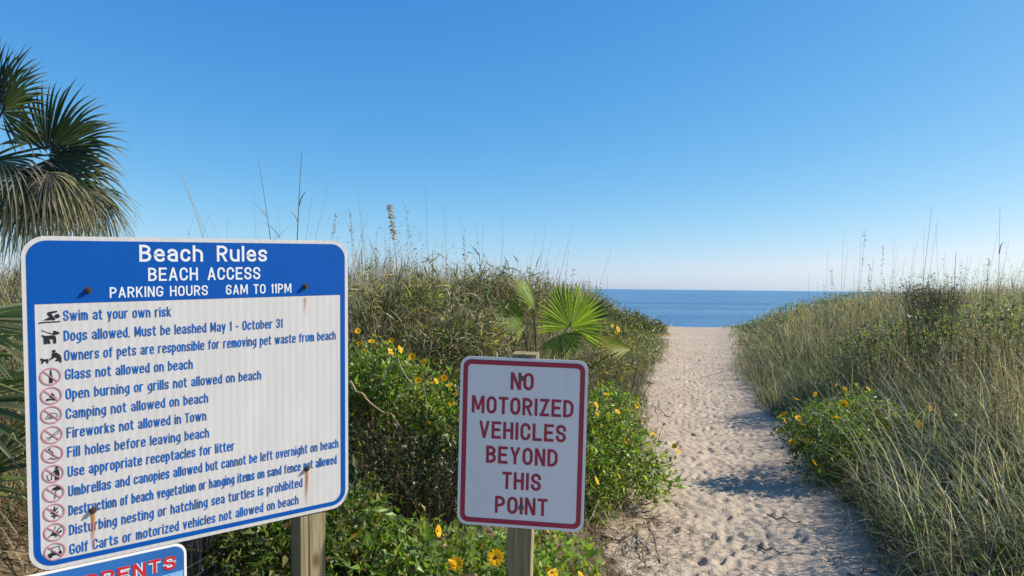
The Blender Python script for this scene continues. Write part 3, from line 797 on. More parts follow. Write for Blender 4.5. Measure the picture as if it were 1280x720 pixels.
def tubes(mb, pts, r0, r1, col, sides=4):
    """pts (n, k, 3) polylines with radius going r0 -> r1"""
    pts = np.asarray(pts, float)
    n, k, _ = pts.shape
    tg = unit(np.gradient(pts, axis=1))
    ref = np.where(np.abs(tg[..., 2:3]) > .9, np.array([1., 0, 0]), np.array([0, 0, 1.]))
    a = unit(np.cross(tg, ref)); bb = np.cross(tg, a)
    r0 = np.broadcast_to(np.asarray(r0, float), (n,)); r1 = np.broadcast_to(np.asarray(r1, float), (n,))
    r = (r0[:, None] + (r1 - r0)[:, None] * np.linspace(0, 1, k)[None])[..., None]
    ring = [pts + (a * math.cos(2 * math.pi * i / sides) + bb * math.sin(2 * math.pi * i / sides)) * r for i in range(sides)]
    V = np.stack(ring, 2).reshape(-1, 3)
    f = []
    for j in range(k - 1):
        for i in range(sides):
            i2 = (i + 1) % sides
            f.append((j * sides + i, j * sides + i2, (j + 1) * sides + i2, (j + 1) * sides + i))
    Fq = (np.arange(n)[:, None, None] * k * sides + np.array(f)[None]).reshape(-1, 4)
    col = np.asarray(col, float)
    if col.ndim == 1: col = np.tile(col, (n, 1))
    mb.add(V, Fq, np.repeat(col, k * sides, axis=0))

def bez(a, b, c, k=8):
    t = np.linspace(0, 1, k)[:, None]
    return (1 - t) ** 2 * np.asarray(a) + 2 * t * (1 - t) * np.asarray(b) + t ** 2 * np.asarray(c)

def palette(rng, n, cols, wts, jit=.22):
    idx = rng.choice(len(cols), n, p=np.array(wts) / np.sum(wts))
    c = np.array(cols)[idx]
    return np.clip(c * (1 + rng.normal(0, jit, (n, 1))) * (1 + rng.normal(0, .06, (n, 3))), .004, 1)

STRAW = (.46, .38, .22); TAN = (.34, .26, .15); OLIVE = (.19, .20, .075); GREEN = (.13, .18, .055); DULL = (.16, .17, .10); GREY = (.32, .30, .23); BRIGHT = (.20, .26, .065)

# ------------------------------------------------------------------ grass on the dunes (nobody could count it)
def dune_grass():
    rng = np.random.default_rng(11)
    mb = MB()
    # tufts spread over both dunes, thinner far away
    nt_ = 12500
    y = 2.6 + 30 * rng.random(nt_) ** 1.55
    sgn = np.where(rng.random(nt_) < .56, -1, 1)
    span = np.where(sgn < 0, pathL(y) + .80 * y + 1.0, .80 * y - pathR(y) + .6)
    off = rng.random(nt_) ** 1.15 * np.maximum(span, .3)
    x = np.where(sgn < 0, pathL(y) - off, pathR(y) + off)
    keep = np.ones(nt_, bool)
    # room for the leafy plants close to the signs
    keep &= ~((sgn < 0) & (y < 4.6) & (x > -1.7))
    keep &= ~((sgn < 0) & (y < 3.1) & (x < -1.5) & (rng.random(nt_) < .45))
    keep &= ~((sgn < 0) & (y < 6.2) & (x > .25) & (rng.random(nt_) < .8))
    keep &= ~((sgn > 0) & (np.hypot(x - 2.62, (y - 6.1) * .9) < .42))
    x, y, off, sgn = x[keep], y[keep], off[keep], sgn[keep]
    nb = 11
    n = len(x) * nb
    X = np.repeat(x, nb); Y = np.repeat(y, nb); O = np.repeat(off, nb); S = np.repeat(sgn, nb)
    sp = .05 + .006 * Y
    X = X + rng.normal(0, 1, n) * sp; Y = Y + rng.normal(0, 1, n) * sp
    Z = ground(X, Y) - .02
    edge = sstep(0, 1.6, O)
    patch = grid_noise(X, Y, 1.4, 61)
    Ln = (.24 + .44 * edge) * (.65 + .7 * rng.random(n)) * (.75 + .5 * patch)
    Ln = np.where(S < 0, Ln * 1.2, Ln * .98) * np.exp(rng.normal(0, .28, n))
    Ln *= np.where(Y > 18, .8, 1.0) * np.where((S < 0) & (O < 2.6) & (Y > 9), .62, 1)
    # a lower stretch of dune between the fan palm and the sea
    Ln = np.where((S < 0) & (X < -.22 * Y), Ln * .66, Ln)
    Ln = np.minimum(Ln, np.where(S < 0, .95, .85))
    Ln = Ln.copy()
    w = np.maximum(.0045 + .006 * rng.random(n) ** 2, Y * .00085)
    az = rng.random(n) * 2 * math.pi
    # many blades lean out over the path, away from the sea wind
    lean = rng.random(n) < .28
    az = np.where(lean, math.pi + rng.normal(0, .8, n), az)
    tt_ = np.repeat(rng.normal(0, .28, len(x)), nb)
    tilt = np.abs(rng.normal(.22, .36, n) + tt_); droop = rng.uniform(.1, 2.9, n)
    az = np.where(rng.random(n) < .5, np.repeat(rng.random(len(x)) * 6.28, nb) + rng.normal(0, .6, n), az)
    gap_ = grid_noise(X, Y, .42, 66)
    Ln = Ln * np.where(gap_ < .30, .45, 1.0)
    dry = np.clip(grid_noise(X, Y, .8, 62) * 1.3 - .15 + np.where(S < 0, .15, -.30), 0, 1)
    tuft = np.repeat(np.exp(rng.normal(0, .28, len(x))), nb)[:, None]
    cg = palette(rng, n, [GREEN, OLIVE, DULL, BRIGHT, (.07, .09, .035)], [3, 2.5, 2.5, 1, 2]) * tuft
    cd = palette(rng, n, [STRAW, TAN, GREY, OLIVE, (.20, .14, .08)], [3, 2.5, 2.5, 2, 2]) * tuft
    m_ = (rng.random(n) < dry * .72 + .08)[:, None]
    c = np.where(m_, cd, cg)
    tipc = np.where(rng.random((n, 1)) < .5, palette(rng, n, [STRAW, GREY], [1, 1]), c)
    p = np.stack([X, Y, Z], -1)
    blades(mb, p, Ln, w, az, tilt, droop, c, 4, tipc)
    # upright seed stems rising out of the grass, many with small spikelets at the top
    n = 3600
    yy = 4.8 + 14 * rng.random(n) ** 1.3
    sg = np.where(rng.random(n) < .60, -1, 1)
    of = np.where(sg < 0, .9 + rng.random(n) * np.maximum(pathL(yy) + .75 * yy - .9, .5), .9 + rng.random(n) * np.maximum(.78 * yy - pathR(yy) - .9, .3))
    xx = np.where(sg < 0, pathL(yy) - of, pathR(yy) + of)
    p = np.stack([xx, yy, ground(xx, yy)], -1)
    Ls = rng.uniform(.6, 1.05, n) * np.exp(np.abs(rng.normal(0, .16, n))) * np.where(sg < 0, np.where(xx < -.22 * yy, .66, 1.08), 1.06) * np.where((sg < 0) & (of < 2.6) & (yy > 9), .6, 1)
    az_ = rng.random(n) * 6.28; ti = np.abs(rng.normal(0, .17, n))
    cs = palette(rng, n, [TAN, STRAW, (.24, .17, .11), OLIVE], [2, 2, 2, 1])
    blades(mb, p, Ls, np.maximum(.003, yy * .00055), az_, ti, np.full(n, .25), cs, 5)
    k = np.where(rng.random(n) < .5)[0]; k = np.repeat(k, 14); m2 = len(k)
    t_ = .70 + .30 * rng.random(m2)
    th = ti[k] + .25 * t_ * .45
    q = p[k] + np.stack([np.cos(az_[k]) * np.sin(th) * Ls[k] * t_, np.sin(az_[k]) * np.sin(th) * Ls[k] * t_, np.cos(th) * Ls[k] * t_], -1) + rng.normal(0, .006, (m2, 3))
    leaves(mb, q, rng.normal(0, 1, (m2, 3)) * [1, 1, .8], rng.normal(0, 1, (m2, 3)), rng.uniform(.012, .026, m2) * (yy[k] / 7) ** .6, rng.uniform(.005, .010, m2) * (yy[k] / 7) ** .6, palette(rng, m2, [(.34, .26, .17), (.24, .17, .11), (.44, .37, .27)], [2, 2, 1]))
    # broad arching leaves scattered through the tufts
    n = 8500
    yy = 3.6 + 12 * rng.random(n) ** 1.5
    sg = np.where(rng.random(n) < .4, -1, 1)
    of = .15 + rng.random(n) ** 1.2 * np.where(sg < 0, np.maximum(pathL(yy) + .75 * yy, .5), np.maximum(.78 * yy - pathR(yy), .3))
    xx = np.where(sg < 0, pathL(yy) - of, pathR(yy) + of)
    k = ~((sg < 0) & (yy < 4.9) & (xx > -1.7)); xx, yy, of, sg = xx[k], yy[k], of[k], sg[k]; n = len(xx)
    p = np.stack([xx, yy, ground(xx, yy)], -1)
    blades(mb, p, rng.uniform(.45, .95, n) * (.55 + .45 * sstep(0, 1, of)) * np.where((sg < 0) & (xx < -.22 * yy), .7, 1), rng.uniform(.006, .014, n), rng.random(n) * 6.28, np.abs(rng.normal(.3, .25, n)), rng.uniform(1.0, 3.0, n), palette(rng, n, [BRIGHT, GREEN, GREY, STRAW], [3, 3, 1.5, 1.5]), 7)
    # long pale blades arching over the right foreground
    n = 900
    yy = 3.7 + 3.4 * rng.random(n)
    xx = pathR(yy) + .05 + np.abs(rng.normal(0, 1.0, n))
    k = np.hypot(xx - 2.62, (yy - 6.1) * .9) > .60; xx, yy = xx[k], yy[k]; n = len(xx)
    p = np.stack([xx, yy, ground(xx, yy)], -1)
    blades(mb, p, rng.uniform(.6, 1.25, n), rng.uniform(.004, .009, n), np.where(rng.random(n) < .5, math.pi + rng.normal(0, .9, n), rng.random(n) * 6.28), np.abs(rng.normal(.2, .2, n)), rng.uniform(.9, 2.6, n), palette(rng, n, [(.34, .35, .24), (.22, .26, .13), (.38, .34, .23), (.46, .44, .36)], [2, 3, 1.5, 1]), 9)
    # bent, broken and crossing leaves that tangle the tufts together
    n = 46000
    yy = 4.4 + 16 * rng.random(n) ** 1.5
    sg = np.where(rng.random(n) < .62, -1, 1)
    of = .05 + rng.random(n) * np.where(sg < 0, np.maximum(pathL(yy) + .75 * yy, .5), np.maximum(.78 * yy - pathR(yy), .3))
    xx = np.where(sg < 0, pathL(yy) - of, pathR(yy) + of)
    k = ~((sg < 0) & (yy < 4.9) & (xx > -1.7)); xx, yy, of, sg = xx[k], yy[k], of[k], sg[k]; n = len(xx)
    hz = rng.random(n) ** .8 * (.15 + .62 * sstep(0, 1.6, of)) * np.where(sg < 0, np.where(xx < -.22 * yy, .7, 1), .85) * np.where((sg < 0) & (of < 2.6) & (yy > 9), .6, 1)
    p = np.stack([xx, yy, ground(xx, yy) + hz], -1)
    cl = grid_noise(xx, yy, .55, 64)[:, None]
    ct = np.where(rng.random((n, 1)) < cl, palette(rng, n, [STRAW, TAN, GREY, (.40, .33, .22)], [2, 2, 2, 1]), palette(rng, n, [OLIVE, GREEN, (.06, .075, .035), (.10, .085, .05)], [3, 3, 2.5, 2]))
    blades(mb, p, rng.uniform(.10, .42, n), np.maximum(.004 + .006 * rng.random(n), yy * .0008), rng.random(n) * 6.28, rng.uniform(.3, 2.2, n), rng.uniform(-.9, 1.6, n), ct, 4)
    # lying dead thatch under the tufts
    n = 26000
    yy = 2.4 + 20 * rng.random(n) ** 1.5
    sg = np.where(rng.random(n) < .55, -1, 1)
    of = rng.random(n) * np.where(sg < 0, np.minimum(pathL(yy) + .8 * yy + .5, 6), np.minimum(np.maximum(.8 * yy - pathR(yy), .3), 5)) - .12 * rng.random(n)
    xx = np.where(sg < 0, pathL(yy) - of, pathR(yy) + of)
    p = np.stack([xx, yy, ground(xx, yy) + .01 + .10 * rng.random(n) * sstep(.1, .6, of)], -1)
    blades(mb, p, rng.uniform(.12, .4, n), np.maximum(.003 + .004 * rng.random(n), yy * .0007), rng.random(n) * 6.28, rng.uniform(.7, 1.45, n), rng.uniform(0, .7, n), palette(rng, n, [STRAW, TAN, GREY, (.10, .08, .05)], [2, 3, 3, 3]), 3)
    o = mb.build('dune_grass', MAT['grass'])
    tag(o, 'mixed green and straw grass covering the dunes on both sides of the path', 'grass', kind='stuff')

def creeping_cover():
    """low leafy vines woven through the grass"""
    rng = np.random.default_rng(12)
    mb = MB()
    n = 52000
    y = 3.2 + 28 * rng.random(n) ** 1.5
    sg = np.where(rng.random(n) < .42, -1, 1)
    span = np.where(sg < 0, np.minimum(pathL(y) + .75 * y, 9), np.maximum(.76 * y - pathR(y), .2))
    of = rng.random(n) * span
    x = np.where(sg < 0, pathL(y) - of, pathR(y) + of)
    dens = grid_noise(x, y, 1.1, 71) * .7 + grid_noise(x, y, .35, 72) * .45
    keep = dens > np.where(sg < 0, .70, .56)
    keep &= ~((sg < 0) & (y < 5) & (x > -1.7))
    x, y, of, sg = x[keep], y[keep], of[keep], sg[keep]
    n = len(x)
    hz = rng.random(n) ** .45 * (.13 + .48 * sstep(.1, 1.2, of)) * (.6 + .6 * grid_noise(x, y, .7, 73))
    p = np.stack([x, y, ground(x, y) + hz], -1)
    d = unit(rng.normal(0, 1, (n, 3)) * [1, 1, .55])
    nr = unit(rng.normal(0, .55, (n, 3)) + [0, 0, 1.0])
    l = np.maximum(rng.uniform(.025, .06, n), y * .0035)
    leaves(mb, p, d, nr, l, l * rng.uniform(.45, .7, n), palette(rng, n, [(.105, .14, .055), (.14, .175, .06), (.085, .105, .055), (.19, .18, .10)], [3, 2, 3, 2]))
    o = mb.build('creeping_vines', MAT['leaf'])
    tag(o, 'low tangled leafy vines creeping through the dune grass', 'ground cover', kind='stuff')

# ------------------------------------------------------------------ leafy plants with flowers
def flower_meshes():
    out = []
    for k in range(3):
        rng = np.random.default_rng(80 + k)
        npet = 13 + k
        a = np.arange(npet) * 2 * math.pi / npet + rng.normal(0, .05, npet)
        mb = MB()
        cup = .25 + .15 * k
        for i, t in enumerate(a):
            L_ = rng.uniform(.92, 1.08); w = rng.uniform(.17, .22); lift = cup + rng.normal(0, .08)
            d = np.array([math.cos(t), math.sin(t), 0]); s = np.array([-math.sin(t), math.cos(t), 0])
            V = [d * .14 - s * .06, d * .14 + s * .06, d * .62 * L_ - s * w + [0, 0, lift * .42], d * .62 * L_ + s * w + [0, 0, lift * .42], d * .9 * L_ - s * w * .7 + [0, 0, lift * .5], d * .9 * L_ + s * w * .7 + [0, 0, lift * .5], d * 1.02 * L_ + [0, 0, lift * .45]]
            V = [v + np.array([0, 0, .004 * (i % 2)]) for v in V]
            c = np.array([(.80, .46, .008), (.85, .54, .012), (.78, .42, .006)][i % 3])
            mb.add(V, [(0, 2, 3, 1), (2, 4, 5, 3), (4, 6, 5)], c)
        h = mb.build('flower_head', MAT['petal'])
        mb = MB()
        V, fs = [], []
        n = 12
        for j, (r, z) in enumerate(((.21, .0), (.19, .10), (.11, .14))):
            for i in range(n): V.append((r * math.cos(i * 2 * math.pi / n), r * math.sin(i * 2 * math.pi / n), z))
        for j in range(2):
            for i in range(n): fs.append((j * n + i, j * n + (i + 1) % n, (j + 1) * n + (i + 1) % n, (j + 1) * n + i))
        fs.append(tuple(range(2 * n, 3 * n)))
        mb.add(V, fs); dsk = mb.build('flower_disc', MAT['disc'], h)
        out.append((h, dsk))
    return out
MAT['disc'] = m_plain('dark_flower_disc', (.055, .022, .008), .9, .3, 300)

FL = flower_meshes()
FL_USED = [False] * 3
def add_flower(parent, loc, nrm, size, k):
    src, sd = FL[k]
    if not FL_USED[k]:
        h, dd = src, sd; FL_USED[k] = True
    else:
        h = src.copy(); COL.objects.link(h); dd = sd.copy(); COL.objects.link(dd); dd.parent = h
    h.parent = parent
    h.location = Vector(loc) - parent.location
    h.rotation_euler = Vector(nrm).to_track_quat('Z', 'Y').to_euler()
    h.scale = (size,) * 3

def hit_lobes(u, v, lobes):
    d = P(u, v, 1.0) - EYE
    best = None
    for c, r in lobes:
        o = (EYE - c) / r; q = d / r
        A = q @ q; Bq = 2 * o @ q; Cq = o @ o - 1
        D = Bq * Bq - 4 * A * Cq
        if D < 0: t = -Bq / (2 * A)
        else: t = (-Bq - math.sqrt(D)) / (2 * A)
        sc_ = max(0, -D)
        if best is None or sc_ < best[0] or (sc_ == best[0] and t < best[1]): best = (sc_, t)
    return EYE + d * best[1]

def leafy_plant(name, label, cat, lobes, n, ll, cols, wts, flowers=(), fsize=.028, twigs=60, twigcol=(.16, .11, .06), group=None, seed=1, shell=.45, wl=.42, upright=.5, stems=None, flabel=None):
    rng = np.random.default_rng(seed)
    lobes = [(np.asarray(c, float), np.asarray(r, float)) for c, r in lobes]
    c0 = np.mean([c for c, r in lobes], axis=0)
    base = np.array([c0[0], c0[1], float(ground(c0[0], c0[1]))])
    root = empty(name, base); tag(root, label, cat, group)
    vol = np.array([r[0] * r[1] * r[2] for c, r in lobes]) ** .75
    which = rng.choice(len(lobes), int(n * 1.5), p=vol / vol.sum())
    C = np.array([l[0] for l in lobes])[which]; Rr = np.array([l[1] for l in lobes])[which]
    u = unit(rng.normal(0, 1, (len(which), 3)))
    rad = (shell + (1.06 - shell) * rng.random(len(which)) ** .7)[:, None]
    # uneven outline: bulges and hollows
    bump_ = (.72 + .5 * grid_noise(u[:, 0] * 2 + which * 7, u[:, 1] * 2 + u[:, 2] * 3, .55, seed + 5))[:, None]
    p = C + u * Rr * rad * bump_
    gz = ground(p[:, 0], p[:, 1])
    k = p[:, 2] > gz + .015
    # sprays: leaves come in little rosettes along shoots
    p, u = p[k][:n], u[k][:n]
    m = len(p)
    nsh = max(8, m // 7)
    shoots = rng.integers(0, m, nsh); own = rng.integers(0, nsh, m)
    pc = p[shoots][own]
    p2 = pc + rng.normal(0, ll * .8, (m, 3))
    pick = rng.random(m) < .6
    p = np.where(pick[:, None], p2, p)
    d = unit(u * .7 + rng.normal(0, .6, (m, 3)) + [0, 0, .25])
    nr = unit(u * .35 + rng.normal(0, .5, (m, 3)) + [0, 0, upright])
    l = ll * np.clip(np.exp(rng.normal(-.1, .36, m)), .35, 1.7)
    mb = MB()
    shc = palette(rng, nsh, cols, wts, .18)[own]
    lc = np.clip(shc * (1 + rng.normal(0, .18, (m, 1))), .004, 1)
    old = rng.random((m, 1))
    lc = np.where(old < .05, np.array([.22, .13, .05]) * rng.uniform(.5, 1.2, (m, 1)), np.where(old < .09, np.array([.27, .25, .05]), lc))
    leaves(mb, p - base, d, nr, l, l * wl * rng.uniform(.6, 1.4, m), lc, .25, rng.uniform(-.05, .4, (m, 1)))
    mb.build('foliage', MAT['leaf'], root)
    mb = MB()
    ids = rng.integers(0, m, twigs)
    tip = p[ids]
    st = base + np.stack([rng.normal(0, .5, twigs) * np.mean([r[0] for c, r in lobes]), rng.normal(0, .5, twigs) * np.mean([r[1] for c, r in lobes]), np.zeros(twigs)], -1) * .6
    st = st * .5 + .5 * np.stack([tip[:, 0], tip[:, 1], np.zeros(twigs)], -1)
    st[:, 2] = ground(st[:, 0], st[:, 1])
    midp = (st + tip) / 2 + rng.normal(0, .05, (twigs, 3))
    pl = np.stack([bez(a_, b_, c_, 6) for a_, b_, c_ in zip(st, midp, tip)])
    tubes(mb, pl - base, rng.uniform(.0016, .0035, twigs), .001, palette(rng, twigs, [twigcol, (.26, .21, .14)], [2, 1]), 3)
    mb.build('stems', MAT['stem'], root)
    for i, f in enumerate(flowers):
        q = hit_lobes(f[0], f[1], lobes)
        if len(f) > 2 and f[2] == 'face':
            nn = unit(EYE - q + np.array([.2, 0, .3])); s_ = fsize * 1.35
        else:
            nn = unit(np.array([rng.normal(.35, .6), rng.normal(-.3, .5), rng.uniform(.2, 1.1)])); s_ = fsize * rng.uniform(.6, 1.15)
        q = q + (q - c0) * rng.uniform(-.02, .10) + [0, -.02, rng.uniform(0, .04)]
        add_flower(root, q, nn, s_, rng.integers(0, 3))
    return root

SUNF = [(.15, .22, .034), (.19, .27, .04), (.09, .14, .03), (.24, .28, .07)]
def lobe(u, v, d, ru, rv, depth=None):
    c = P(u, v, d)
    return (c, np.array([ru / F * d, depth or ru / F * d, rv / F * d]))

def front_plants():
    # between the two signs, upper bank
    leafy_plant('beach_sunflower', 'flowering yellow beach sunflower plant on the bank between the two signs', 'plant',
        [lobe(470, 470, 4.5, 48, 42, .3), lobe(520, 495, 4.4, 52, 44, .3), lobe(560, 530, 4.35, 45, 40, .28), lobe(420, 480, 4.5, 50, 50, .3)],
        5200, .042, SUNF, [3, 3, 3, 1.2], [(442, 423), (449, 423), (451, 432), (469, 427), (467, 438), (460, 444), (490, 436), (489, 444), (499, 447), (514, 451), (523, 481), (541, 486), (545, 483), (552, 481), (557, 483), (566, 500), (565, 508), (468, 517), (472, 511), (488, 521), (537, 535), (528, 459)], .024, 90, seed=101)
    # woody shrub below it, the shade there put into its dark leaf colours
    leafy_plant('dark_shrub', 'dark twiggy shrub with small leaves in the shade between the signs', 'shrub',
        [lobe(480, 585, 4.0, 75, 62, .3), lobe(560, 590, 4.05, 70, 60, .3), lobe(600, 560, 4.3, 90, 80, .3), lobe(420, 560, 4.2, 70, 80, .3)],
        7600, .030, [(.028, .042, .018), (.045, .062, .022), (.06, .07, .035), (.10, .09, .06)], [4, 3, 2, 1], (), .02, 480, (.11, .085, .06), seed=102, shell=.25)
    # bright plants along the bottom edge
    leafy_plant('beach_sunflower', 'bright leafy sunflower plant at the foot of the small sign with one open dark-centred flower', 'plant',
        [lobe(560, 705, 3.2, 75, 50, .28), lobe(640, 715, 3.25, 60, 45, .28), lobe(690, 700, 3.5, 55, 50, .3), lobe(600, 740, 2.95, 90, 50, .25)],
        3000, .050, SUNF, [3, 4, 2, 1.5], [(620, 703, 'face'), (554, 675), (566, 708), (571, 704), (563, 715), (681, 663), (716, 718), (684, 718)], .026, 60, seed=103)
    leafy_plant('beach_sunflower', 'leafy green sunflower plant without flowers beside the post of the rules sign', 'plant',
        [lobe(450, 690, 3.3, 65, 55, .28), lobe(500, 715, 3.1, 60, 55, .25), lobe(420, 720, 3.1, 55, 50, .25)],
        2500, .050, SUNF, [3, 3, 3, 1], (), .026, 60, seed=104)
    leafy_plant('leafy_shrub', 'green leafy shrub growing behind the post under the rules sign', 'shrub',
        [lobe(325, 675, 2.95, 50, 50, .22), lobe(300, 715, 2.85, 45, 45, .2), lobe(375, 670, 3.1, 60, 55, .25), lobe(430, 660, 3.3, 55, 60, .25)],
        3800, .046, [(.06, .10, .022), (.10, .14, .03), (.17, .17, .05)], [4, 2, 1], (), .02, 90, (.24, .20, .15), seed=105)
    # beside the path, right of the small sign
    leafy_plant('beach_sunflower', 'mounded yellow sunflower plant spilling onto the left edge of the path', 'plant',
        [lobe(780, 575, 5.4, 48, 40, .34), lobe(755, 545, 5.6, 40, 45, .3), lobe(815, 600, 5.35, 30, 26, .2), lobe(740, 600, 5.1, 40, 45, .3), lobe(760, 510, 6.0, 35, 30, .3)],
        6200, .044, [(.15, .22, .034), (.20, .27, .042), (.095, .15, .026)], [3, 3, 2], [(744, 507), (746, 522), (758, 473), (758, 498), (771, 523), (762, 526), (741, 535), (753, 537), (800, 533), (813, 545), (748, 550), (780, 553), (838, 562), (842, 565), (773, 594), (745, 603), (785, 512), (795, 510), (736, 516)], .026, 110, seed=106)
    # far edge of the left dune
    leafy_plant('beach_sunflower', 'distant low sunflower plant with a few flowers on the left dune near the sea', 'plant',
        [lobe(785, 425, 12, 30, 18, .6), lobe(760, 420, 12, 30, 18, .6)],
        2200, .06, [(.08, .11, .03), (.12, .13, .04)], [1, 1], [(765, 408), (772, 412), (782, 415), (793, 417), (770, 418), (757, 405), (833, 421)], .05, 40, seed=107)
    TG = [(.15, .14, .075), (.085, .09, .045), (.33, .275, .18), (.17, .20, .075), (.42, .36, .25)]
    for (lbs, lab, sd) in [
        ([lobe(600, 425, 5.3, 42, 30, .3), lobe(565, 430, 5.1, 42, 36, .3)], 'dark tangle of twigs and narrow leaves directly above the small white sign', 121),
        ([lobe(480, 392, 5.6, 50, 32, .35), lobe(530, 380, 5.8, 45, 34, .35)], 'tangled brown thicket beside the upper right corner of the rules sign', 122),
        ([lobe(600, 365, 7.2, 50, 26, .4), lobe(655, 375, 7.0, 40, 26, .35)], 'ragged thicket on the left dune crest left of the young fan palm', 123),
        ([lobe(760, 455, 8.5, 38, 24, .4), lobe(790, 445, 9.6, 34, 20, .4)], 'low dry thicket at the left path edge below the young fan palm', 124)]:
        leafy_plant('tangled_thicket', lab, 'thicket', lbs, 2100, .12, TG, [3, 2, 2.5, 2, 1], (), .02, 320, (.28, .23, .15), seed=sd, shell=.15, wl=.075, upright=.2)
    # right side of the path
    leafy_plant('beach_sunflower', 'yellow sunflower plant at the right edge of the path under the grass', 'plant',
        [lobe(1035, 530, 6.2, 38, 34, .28), lobe(998, 545, 6.2, 24, 26, .2), lobe(1080, 515, 6.6, 40, 26, .3), lobe(1030, 575, 6.0, 40, 28, .26), lobe(1070, 560, 6.0, 30, 34, .24), lobe(1130, 530, 6.3, 30, 20, .24)],
        5200, .040, [(.12, .18, .033), (.16, .22, .04), (.08, .125, .03)], [3, 2, 3], [(1045, 487), (1084, 486), (1055, 493), (1031, 516), (1021, 500), (1000, 507), (980, 527), (984, 521), (974, 540), (996, 526), (1002, 533), (998, 548), (1015, 585), (1058, 499), (1054, 506), (1045, 526), (988, 553), (1014, 535), (1157, 514), (1145, 533), (1009, 551)], .033, 110, seed=108)
    G = [(.10, .135, .055), (.135, .165, .065), (.075, .095, .05), (.20, .19, .11)]
    leafy_plant('dune_shrub', 'broad dark green shrub on the crest of the right dune beside the picture edge', 'shrub',
        [lobe(1240, 430, 7.6, 55, 45, .5), lobe(1285, 405, 7.8, 50, 38, .5), lobe(1290, 450, 7.2, 50, 45, .4)], 4200, .042, G, [4, 3, 3, 1], (), .02, 130, seed=109)
    leafy_plant('dune_shrub', 'low green shrub in the middle of the right dune among the grass', 'shrub',
        [lobe(1120, 425, 9, 50, 28, .6), lobe(1070, 440, 9, 38, 22, .5), lobe(1170, 412, 9.2, 45, 28, .6)], 3200, .045, G, [3, 3, 3, 1.5], (), .02, 100, seed=110)
    leafy_plant('dry_shrub', 'rounded grey-brown dry shrub standing above the crest of the right dune', 'shrub',
        [lobe(1155, 368, 9.6, 40, 22, .4), lobe(1180, 372, 9.6, 30, 18, .35)], 2600, .035, [(.07, .065, .055), (.10, .085, .06), (.055, .06, .04)], [3, 2, 2], (), .02, 420, (.10, .085, .07), seed=111, shell=.2, wl=.25)
    leafy_plant('dune_shrub', 'small green shrub at the far end of the left dune above the sand', 'shrub',
        [lobe(785, 402, 21, 26, 12, .9), lobe(755, 395, 21, 24, 13, .9), lobe(815, 408, 21, 16, 9, .7)], 3000, .085, [(.05, .075, .03), (.08, .09, .035), (.12, .11, .05)], [3, 2, 1.5], (), .02, 60, seed=112)

# ------------------------------------------------------------------ palms
def frond_geo(mb, hub, axis, normal, R, K=34, span=115, droop=.25, fold=.22, w=.045, cols=((.06, .09, .03),), tipcol=(.28, .22, .14), tipfrac=.75, rng=None, join=.42, seg=6, ang_pow=.3, droop_start=.5):
    axis = unit(np.asarray(axis, float)); normal = unit(np.asarray(normal, float) - axis * (np.asarray(normal, float) @ axis))
    side = np.cross(normal, axis)
    for k in range(K):
        a = math.radians(-span + 2 * span * (k + .5) / K + rng.normal(0, 1.2))
        L_ = R * (1 - ang_pow * abs(a) / math.pi) * rng.uniform(.92, 1.05)
        d = axis * math.cos(a) + side * math.sin(a)
        s = unit(np.cross(normal, d))
        t = np.linspace(0.03, 1, seg + 1)
        dr = droop * rng.uniform(.5, 1.6)
        path = hub + d * L_ * t[:, None] + normal * (.10 * R * np.sin(t * 2.6))[:, None] * .5
        x = np.clip(t - droop_start, 0, 1)
        path = path + np.array([0, 0, -1.0]) * (dr * L_ * (x ** 1.6) * 2.2)[:, None] - d * (dr * L_ * x ** 2 * .9)[:, None]
        step = 2 * math.radians(span) / K
        wj = np.where(t < join, 1.04 * step * L_ * t / 1.0, 0)
        wmax = 1.04 * step * L_ * join
        ww = np.where(t < join, wj, wmax * (1 - ((t - join) / (1 - join)) ** 1.3) + .003)
        A = path - s * ww[:, None] * .5; Bq = path + s * ww[:, None] * .5; M_ = path - normal * (fold * ww)[:, None]
        V = np.stack([A, M_, Bq], 1).reshape(-1, 3)
        f = []
        for i in range(seg):
            f += [(3 * i, 3 * i + 1, 3 * i + 4, 3 * i + 3), (3 * i + 1, 3 * i + 2, 3 * i + 5, 3 * i + 4)]
        c = np.array(cols[rng.integers(len(cols))]) * rng.uniform(.8, 1.2)
        tc = sstep(tipfrac - .15, min(tipfrac + .15, 1.2), t)[:, None] * rng.uniform(.6, 1.2)
        cc = np.clip(c * (1 - tc) + np.array(tipcol) * tc, 0, 1)
        mb.add(V, np.array(f), np.repeat(cc, 3, axis=0))

def px_dir(du, dv, toward=0.0):
    """direction du right, dv down in the picture plane, 'toward' the viewer"""
    return unit(np.array([du, -toward, -dv], float))

